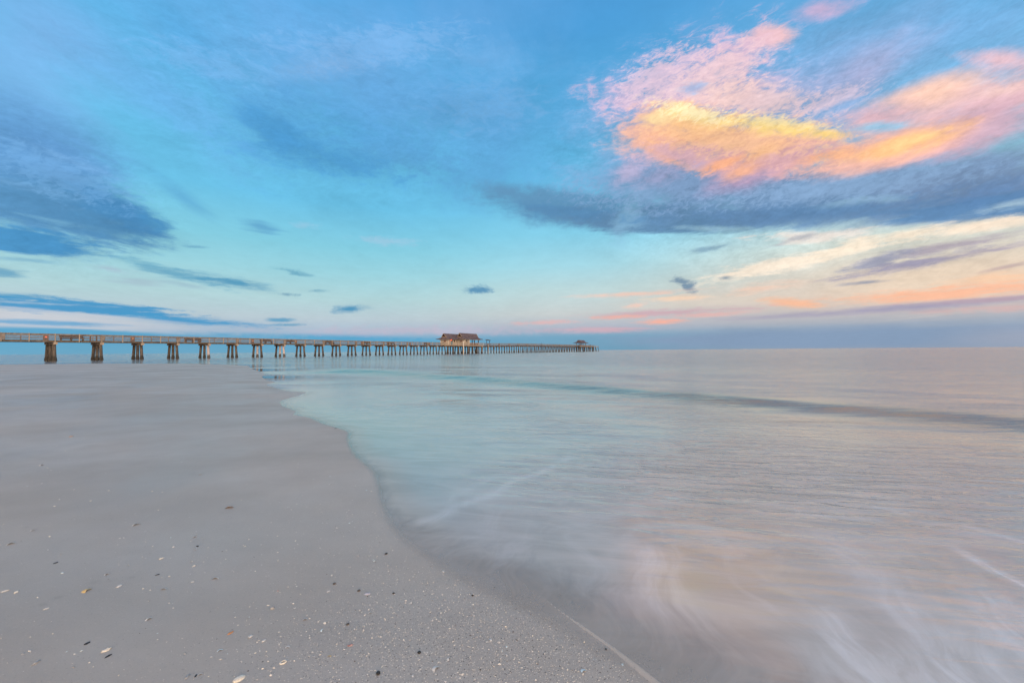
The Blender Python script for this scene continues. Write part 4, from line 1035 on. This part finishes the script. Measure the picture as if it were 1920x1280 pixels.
# photo x, y, length in photo px, angle, kind, colour, label
BIG = [
 (449,1272,19,30,'shell','cream','longest oval cream shell, lying at the very bottom edge of the sand left of centre'),
 (531,1241,12,25,'ring','cream','ring-shaped pale shell with a hole, right of the long cream shell'),
 (709,1262,9,80,'pebble','black','largest round black pebble on the sand near the bottom edge'),
 (786,1223,7,0,'pebble','black','small round black pebble left of the big pale shell cluster'),
 (724,1038,6,20,'pebble','black','black speck-like pebble highest up on the sand near the water edge'),
 (738,1112,5,0,'pebble','black','tiny black pebble right of the lilac shell chip'),
 (886,1116,5,0,'pebble','black','tiny black pebble where the sand meets the thin film of water'),
 (432,1186,10,30,'chip','orange','bright orange shell fragment, the only orange one on the sand'),
 (618,1229,7,0,'shell','yellow','small rounded amber shell between the ring shell and the black pebble'),
 (657,1209,10,15,'chip','red','reddish-brown mottled shell fragment'),
 (521,1107,4,0,'chip','red','tiny red shell chip alone on bare sand in the middle'),
 (572,1160,9,10,'shell','white','white wing-shaped shell right of the pair of grey chips'),
 (405,1083,10,5,'shell','white','bright white ragged shell in the middle of the sand'),
 (511,1140,7,10,'pebble','grey','rounded grey shell with a dark underside'),
 (503,1134,5,0,'chip','cream','small cream chip touching the rounded grey shell'),
 (361,1090,5,10,'chip','white','small white chip left of the bright ragged shell'),
 (412,1218,8,20,'shell','blue','pale blue-white shell below the orange fragment'),
 (470,1192,9,50,'chip','white','white crumpled shell right of the orange fragment'),
 (495,1200,8,40,'chip','white','slanting white sliver below a pair of tiny chips'),
 (609,1167,8,60,'shell','cream','upright leaning cream shell sliver in the lower sand'),
 (603,1181,8,50,'shell','blue','bluish white shell just below the leaning cream sliver'),
 (665,1178,6,60,'shell','white','small oval white shell left of the pinkish one'),
 (682,1173,6,0,'shell','cream','small pinkish cream shell right of an oval white one'),
 (652,1170,6,20,'pebble','dark','dark grey oval pebble left of two small pale shells'),
 (688,1113,11,8,'chip','lilac','flat lilac-grey shell chip in the upper coarse patch'),
 (673,1107,6,15,'pebble','dark','dark pebble just left of the lilac chip'),
 (627,1094,6,0,'pebble','dark','dark oval pebble above a small white chip'),
 (616,1108,7,20,'chip','white','small white chip under the dark oval pebble'),
 (701,1049,6,15,'shell','blue','tiny bluish white shell left of the highest black pebble'),
 (771,1129,7,60,'shell','white','white oval shell standing out in the coarse patch'),
 (811,1124,6,0,'shell','white','white round shell right of the other oval one in the coarse patch'),
 (694,1148,7,15,'shell','white','flat white oval shell at the left of the coarse patch'),
 (539,1212,8,10,'shell','white','triangular whitish shell above the ring-shaped one'),
 (308,1103,8,5,'shell','white','irregular white shell right of the black sliver'),
 (364,1060,6,30,'chip','cream','pale slanting chip above the small white one'),
 (160,1107,12,28,'shell','yellow','yellow and white oval shell at the left of the sand'),
 (224,1098,9,28,'chip','white','thin white sliver right of the yellow shell'),
 (199,1076,6,20,'shell','white','small bright oval shell above the yellow one'),
 (277,1160,9,25,'shell','white','pointed white oval shell in the lower left sand'),
 (164,1205,8,28,'chip','black','black oblong chip alone in the lower left corner'),
 (202,1230,8,28,'chip','black','black sliver just under a long pale one'),
 (199,1218,12,22,'chip','cream','long pale grey sliver above the black one'),
 (104,1055,6,20,'chip','black','black sliver far left, below the trail of white chips'),
 (295,1077,6,15,'chip','black','black sliver in the middle left of the sand'),
 (19,1019,9,15,'shell','white','white oval shell at the left frame edge with a groove beside it'),
 (10,1107,8,15,'chip','white','white flat chip at the left edge below'),
 (31,1109,8,40,'chip','cream','cream sliver next to the chip at the left edge'),
 (375,1263,7,20,'shell','white','small white oval shell near the bottom beside black bits'),
 (367,1266,6,60,'chip','black','black crumb beside a small white oval at the bottom'),
 (351,1268,9,50,'chip','grey','grey slanting chip left of the black crumb at the bottom'),
 (68,1241,10,35,'chip','grey','faint greyish shell piece in the bottom left corner'),
 (303,1046,8,25,'chip','cream','greenish cream half-buried shell chip in the middle left sand'),
 (87,1140,6,20,'chip','white','small white chip below a dark groove at the left'),
 (1093,1256,11,20,'shell','blue','largest pale blue shell, on the wet sand left of the swash ridge'),
 (815,1252,14,40,'shell','white','largest white shell in the cluster at the bottom centre'),
 (840,1235,9,70,'shell','white','upright white shell just right of the largest in the cluster'),
 (774,1266,7,70,'shell','white','small white shell below left of the cluster'),
 (1136,1217,5,0,'pebble','black','black pebble tucked against the pale swash ridge'),
 (1167,1245,6,80,'shell','blue','small pale blue shell on the swash ridge'),
 (827,1148,6,60,'shell','cream','creamy oval shell right of a white pair in the coarse patch'),
 (902,1183,6,0,'shell','white','small round white shell near the middle of the coarse sand'),
 (920,1199,8,-50,'shell','white','white wedge-shaped shell in the middle of the coarse sand'),
 (950,1227,7,-50,'shell','white','small wedge of white shell right of the coarse patch'),
 (1242,1254,8,-60,'shell','blue','pale shell lying in the shallow water right of the ridge'),
 (831,1071,8,-60,'chip','white','white sliver right at the water edge'),
 (1141,1168,7,80,'shell','white','white shell seen through the thin water'),
 (430,951,14,5,'shell','tan','largest tan shell, alone high on the smooth sand'),
 (254,983,11,15,'shell','white','bright white humped shell on the smooth sand'),
 (376,889,6,8,'shell','white','small bright white shell highest on the smooth sand'),
 (134,818,7,12,'chip','tan','small reddish shell high on the left'),
 (365,1006,6,15,'shell','white','small white oval below the smooth middle sand'),
 (76,872,6,15,'shell','white','small white shell high at the left'),
 (61,994,6,15,'shell','white','small white shell with a groove behind it at the left'),
 (370,1024,4,0,'pebble','black','pair of dark crumbs among the white chips'),
 (629,803,6,10,'chip','black','dark chip exactly at the waterline far up the beach'),
 (620,907,7,10,'shell','white','small white shell near the water edge halfway up'),
]
for i, (px, py, ln_, ang, kind, colr, lab) in enumerate(BIG):
    q = groundP(px, py); dist_ = (q - Vector((0, 0, CAMH))).length
    l = ln_ / F * dist_ * (.8 if colr in ('black', 'dark', 'tan', 'yellow') else .80); w = l * random.uniform(.55, .75)
    if kind == 'shell': bm = lump_bm(l, w, l * .3, .1, 3, i) if px == 449 else fan_bm(l, w * 1.25, l * .17)
    elif kind == 'ring': bm = ring_bm(l, l * .8)
    elif kind == 'pebble': bm = lump_bm(l, l * .85, l * .62, .15, 3, i)
    else: bm = lump_bm(l, w * .8, l * .22, .55, 3, i)
    name = {'shell': 'shell', 'ring': 'shell', 'pebble': 'pebble', 'chip': 'shell_fragment'}[kind]
    o = build(name, bm, SM[colr], None, True); o.location = q + Vector((0, 0, l * (.10 if kind == 'pebble' else .02)))
    # image angle to ground angle: foreshortened by the grazing view
    a1 = groundP(px + 3 * math.cos(R(ang)), py - 3 * math.sin(R(ang))) - q
    o.rotation_euler = (random.uniform(-.12, .12), random.uniform(-.12, .12), math.atan2(a1.y, a1.x))
    tag(o, lab, 'pebble' if kind == 'pebble' else 'shell', None)
# the rest of the single chips, nothing tells them apart
cm_ = []
for kq in range(6): 
    bm = lump_bm(1, .62, .28, .5, 2, 20 + kq) if kq % 2 else fan_bm(1, .8, .16)
    me = bpy.data.meshes.new('shell_chip'); bm.to_mesh(me); bm.free()
    for p_ in me.polygons: p_.use_smooth = True
    cm_.append(me)
def on_sand(px, py):
    q = ground(px, py); return inside(np.array([[q.x, q.y]]), land)[0]
pts = []; att = 0
clusters = [(320, 1030, 90, 22), (480, 1180, 60, 35), (780, 1090, 70, 40), (830, 1200, 90, 60), (250, 960, 140, 60), (560, 1050, 120, 60), (110, 880, 90, 40), (640, 930, 50, 40), (660, 1010, 60, 40)]
while len(pts) < 215 and att < 9000:
    att += 1
    if random.random() < .62:
        c_ = random.choice(clusters); px, py = random.gauss(c_[0], c_[2]), random.gauss(c_[1], c_[3])
    else: px, py = random.uniform(0, 1150), 820 + 450 * random.random() ** .6
    if not (2 < px < 1300 and 800 < py < 1276) or not on_sand(px, py): continue
    pts.append((px, py))
proto = {}
for i, (px, py) in enumerate(pts):
    colr = random.choices(['white', 'cream', 'blue', 'grey'], [.5, .25, .08, .17])[0]
    key = (i % 6, colr)
    if key not in proto:
        me = cm_[i % 6].copy(); me.materials.append(SM[colr]); proto[key] = me
    o = bpy.data.objects.new('shell_chip', proto[key]); C.objects.link(o)
    q = groundP(px, py); d_ = (q - Vector((0, 0, CAMH))).length
    l = random.choice((1.6, 2.0, 2.4, 2.9, 3.8)) / F * d_
    if py < 1000: l = min(l, .012 + .004 * random.random())
    o.scale = (l, l, l); o.location = q + Vector((0, 0, .0004)); o.rotation_euler = (random.uniform(-.2, .2), random.uniform(-.2, .2), random.uniform(0, 6.28))
    tag(o, 'tiny pale shell chip, one of many alike strewn over the grey sand', 'shell chip', 'tiny pale shell chips strewn over the sand')
# shell grit: crushed bits no one could count
def grit(name, n, colr, size, wfun, label):
    V = []; Fc = []
    k_ = 0; tries = 0
    N = n * 12
    x = rng.uniform(-4.5, 1.9, N); y = 1.3 + 7.5 * rng.random(N) ** 1.9
    P = np.stack([x, y], 1); sd = shore_sd(P); w = wfun(P, sd); keep = (rng.random(N) < w) & (sd > -.45); P = P[keep][:n]; z = sand_z(P)
    for (x_, y_), z_ in zip(P, z):
        s_ = size * math.exp(rng.normal(0, .45)); a = rng.uniform(0, 6.28); b_ = len(V); tl = rng.uniform(-.5, .5)
        m_ = int(rng.integers(3, 6))
        for j in range(m_):
            an = a + 2 * math.pi * j / m_ + rng.uniform(-.3, .3); rr = s_ * rng.uniform(.5, 1.1)
            V.append((x_ + math.cos(an) * rr, y_ + math.sin(an) * rr * .8, z_ + .0002 + math.cos(an) * tl * rr * .6))
        V.append((x_, y_, z_ + s_ * rng.uniform(.3, .7)))
        for j in range(m_): Fc.append((b_ + j, b_ + (j + 1) % m_, b_ + m_))
    me = bpy.data.meshes.new(name); me.from_pydata(V, [], Fc); me.materials.append(SM[colr]); o = bpy.data.objects.new(name, me); C.objects.link(o)
    tag(o, label, 'grit', None, 'stuff')
cc_ = ground(860, 1215)
def wcoarse(P, sd): return np.clip(np.exp(-(((P[:, 0] - cc_.x) / .55) ** 2 + ((P[:, 1] - cc_.y) / .42) ** 2)) * 1.0 + .03 + .25 * np.exp(-(sd / .5) ** 2) * (P[:, 1] < 3.2), 0, 1)
grit('shell_grit', 9000, 'white', .0020, wcoarse, 'fine white crushed shell grit thickest in the coarse patch')
grit('dark_grit', 5000, 'dark', .0014, wcoarse, 'fine dark grains mixed into the coarse shelly sand')
grit('cream_grit', 4500, 'cream', .0016, wcoarse, 'fine creamy brown grains mixed into the coarse shelly sand')
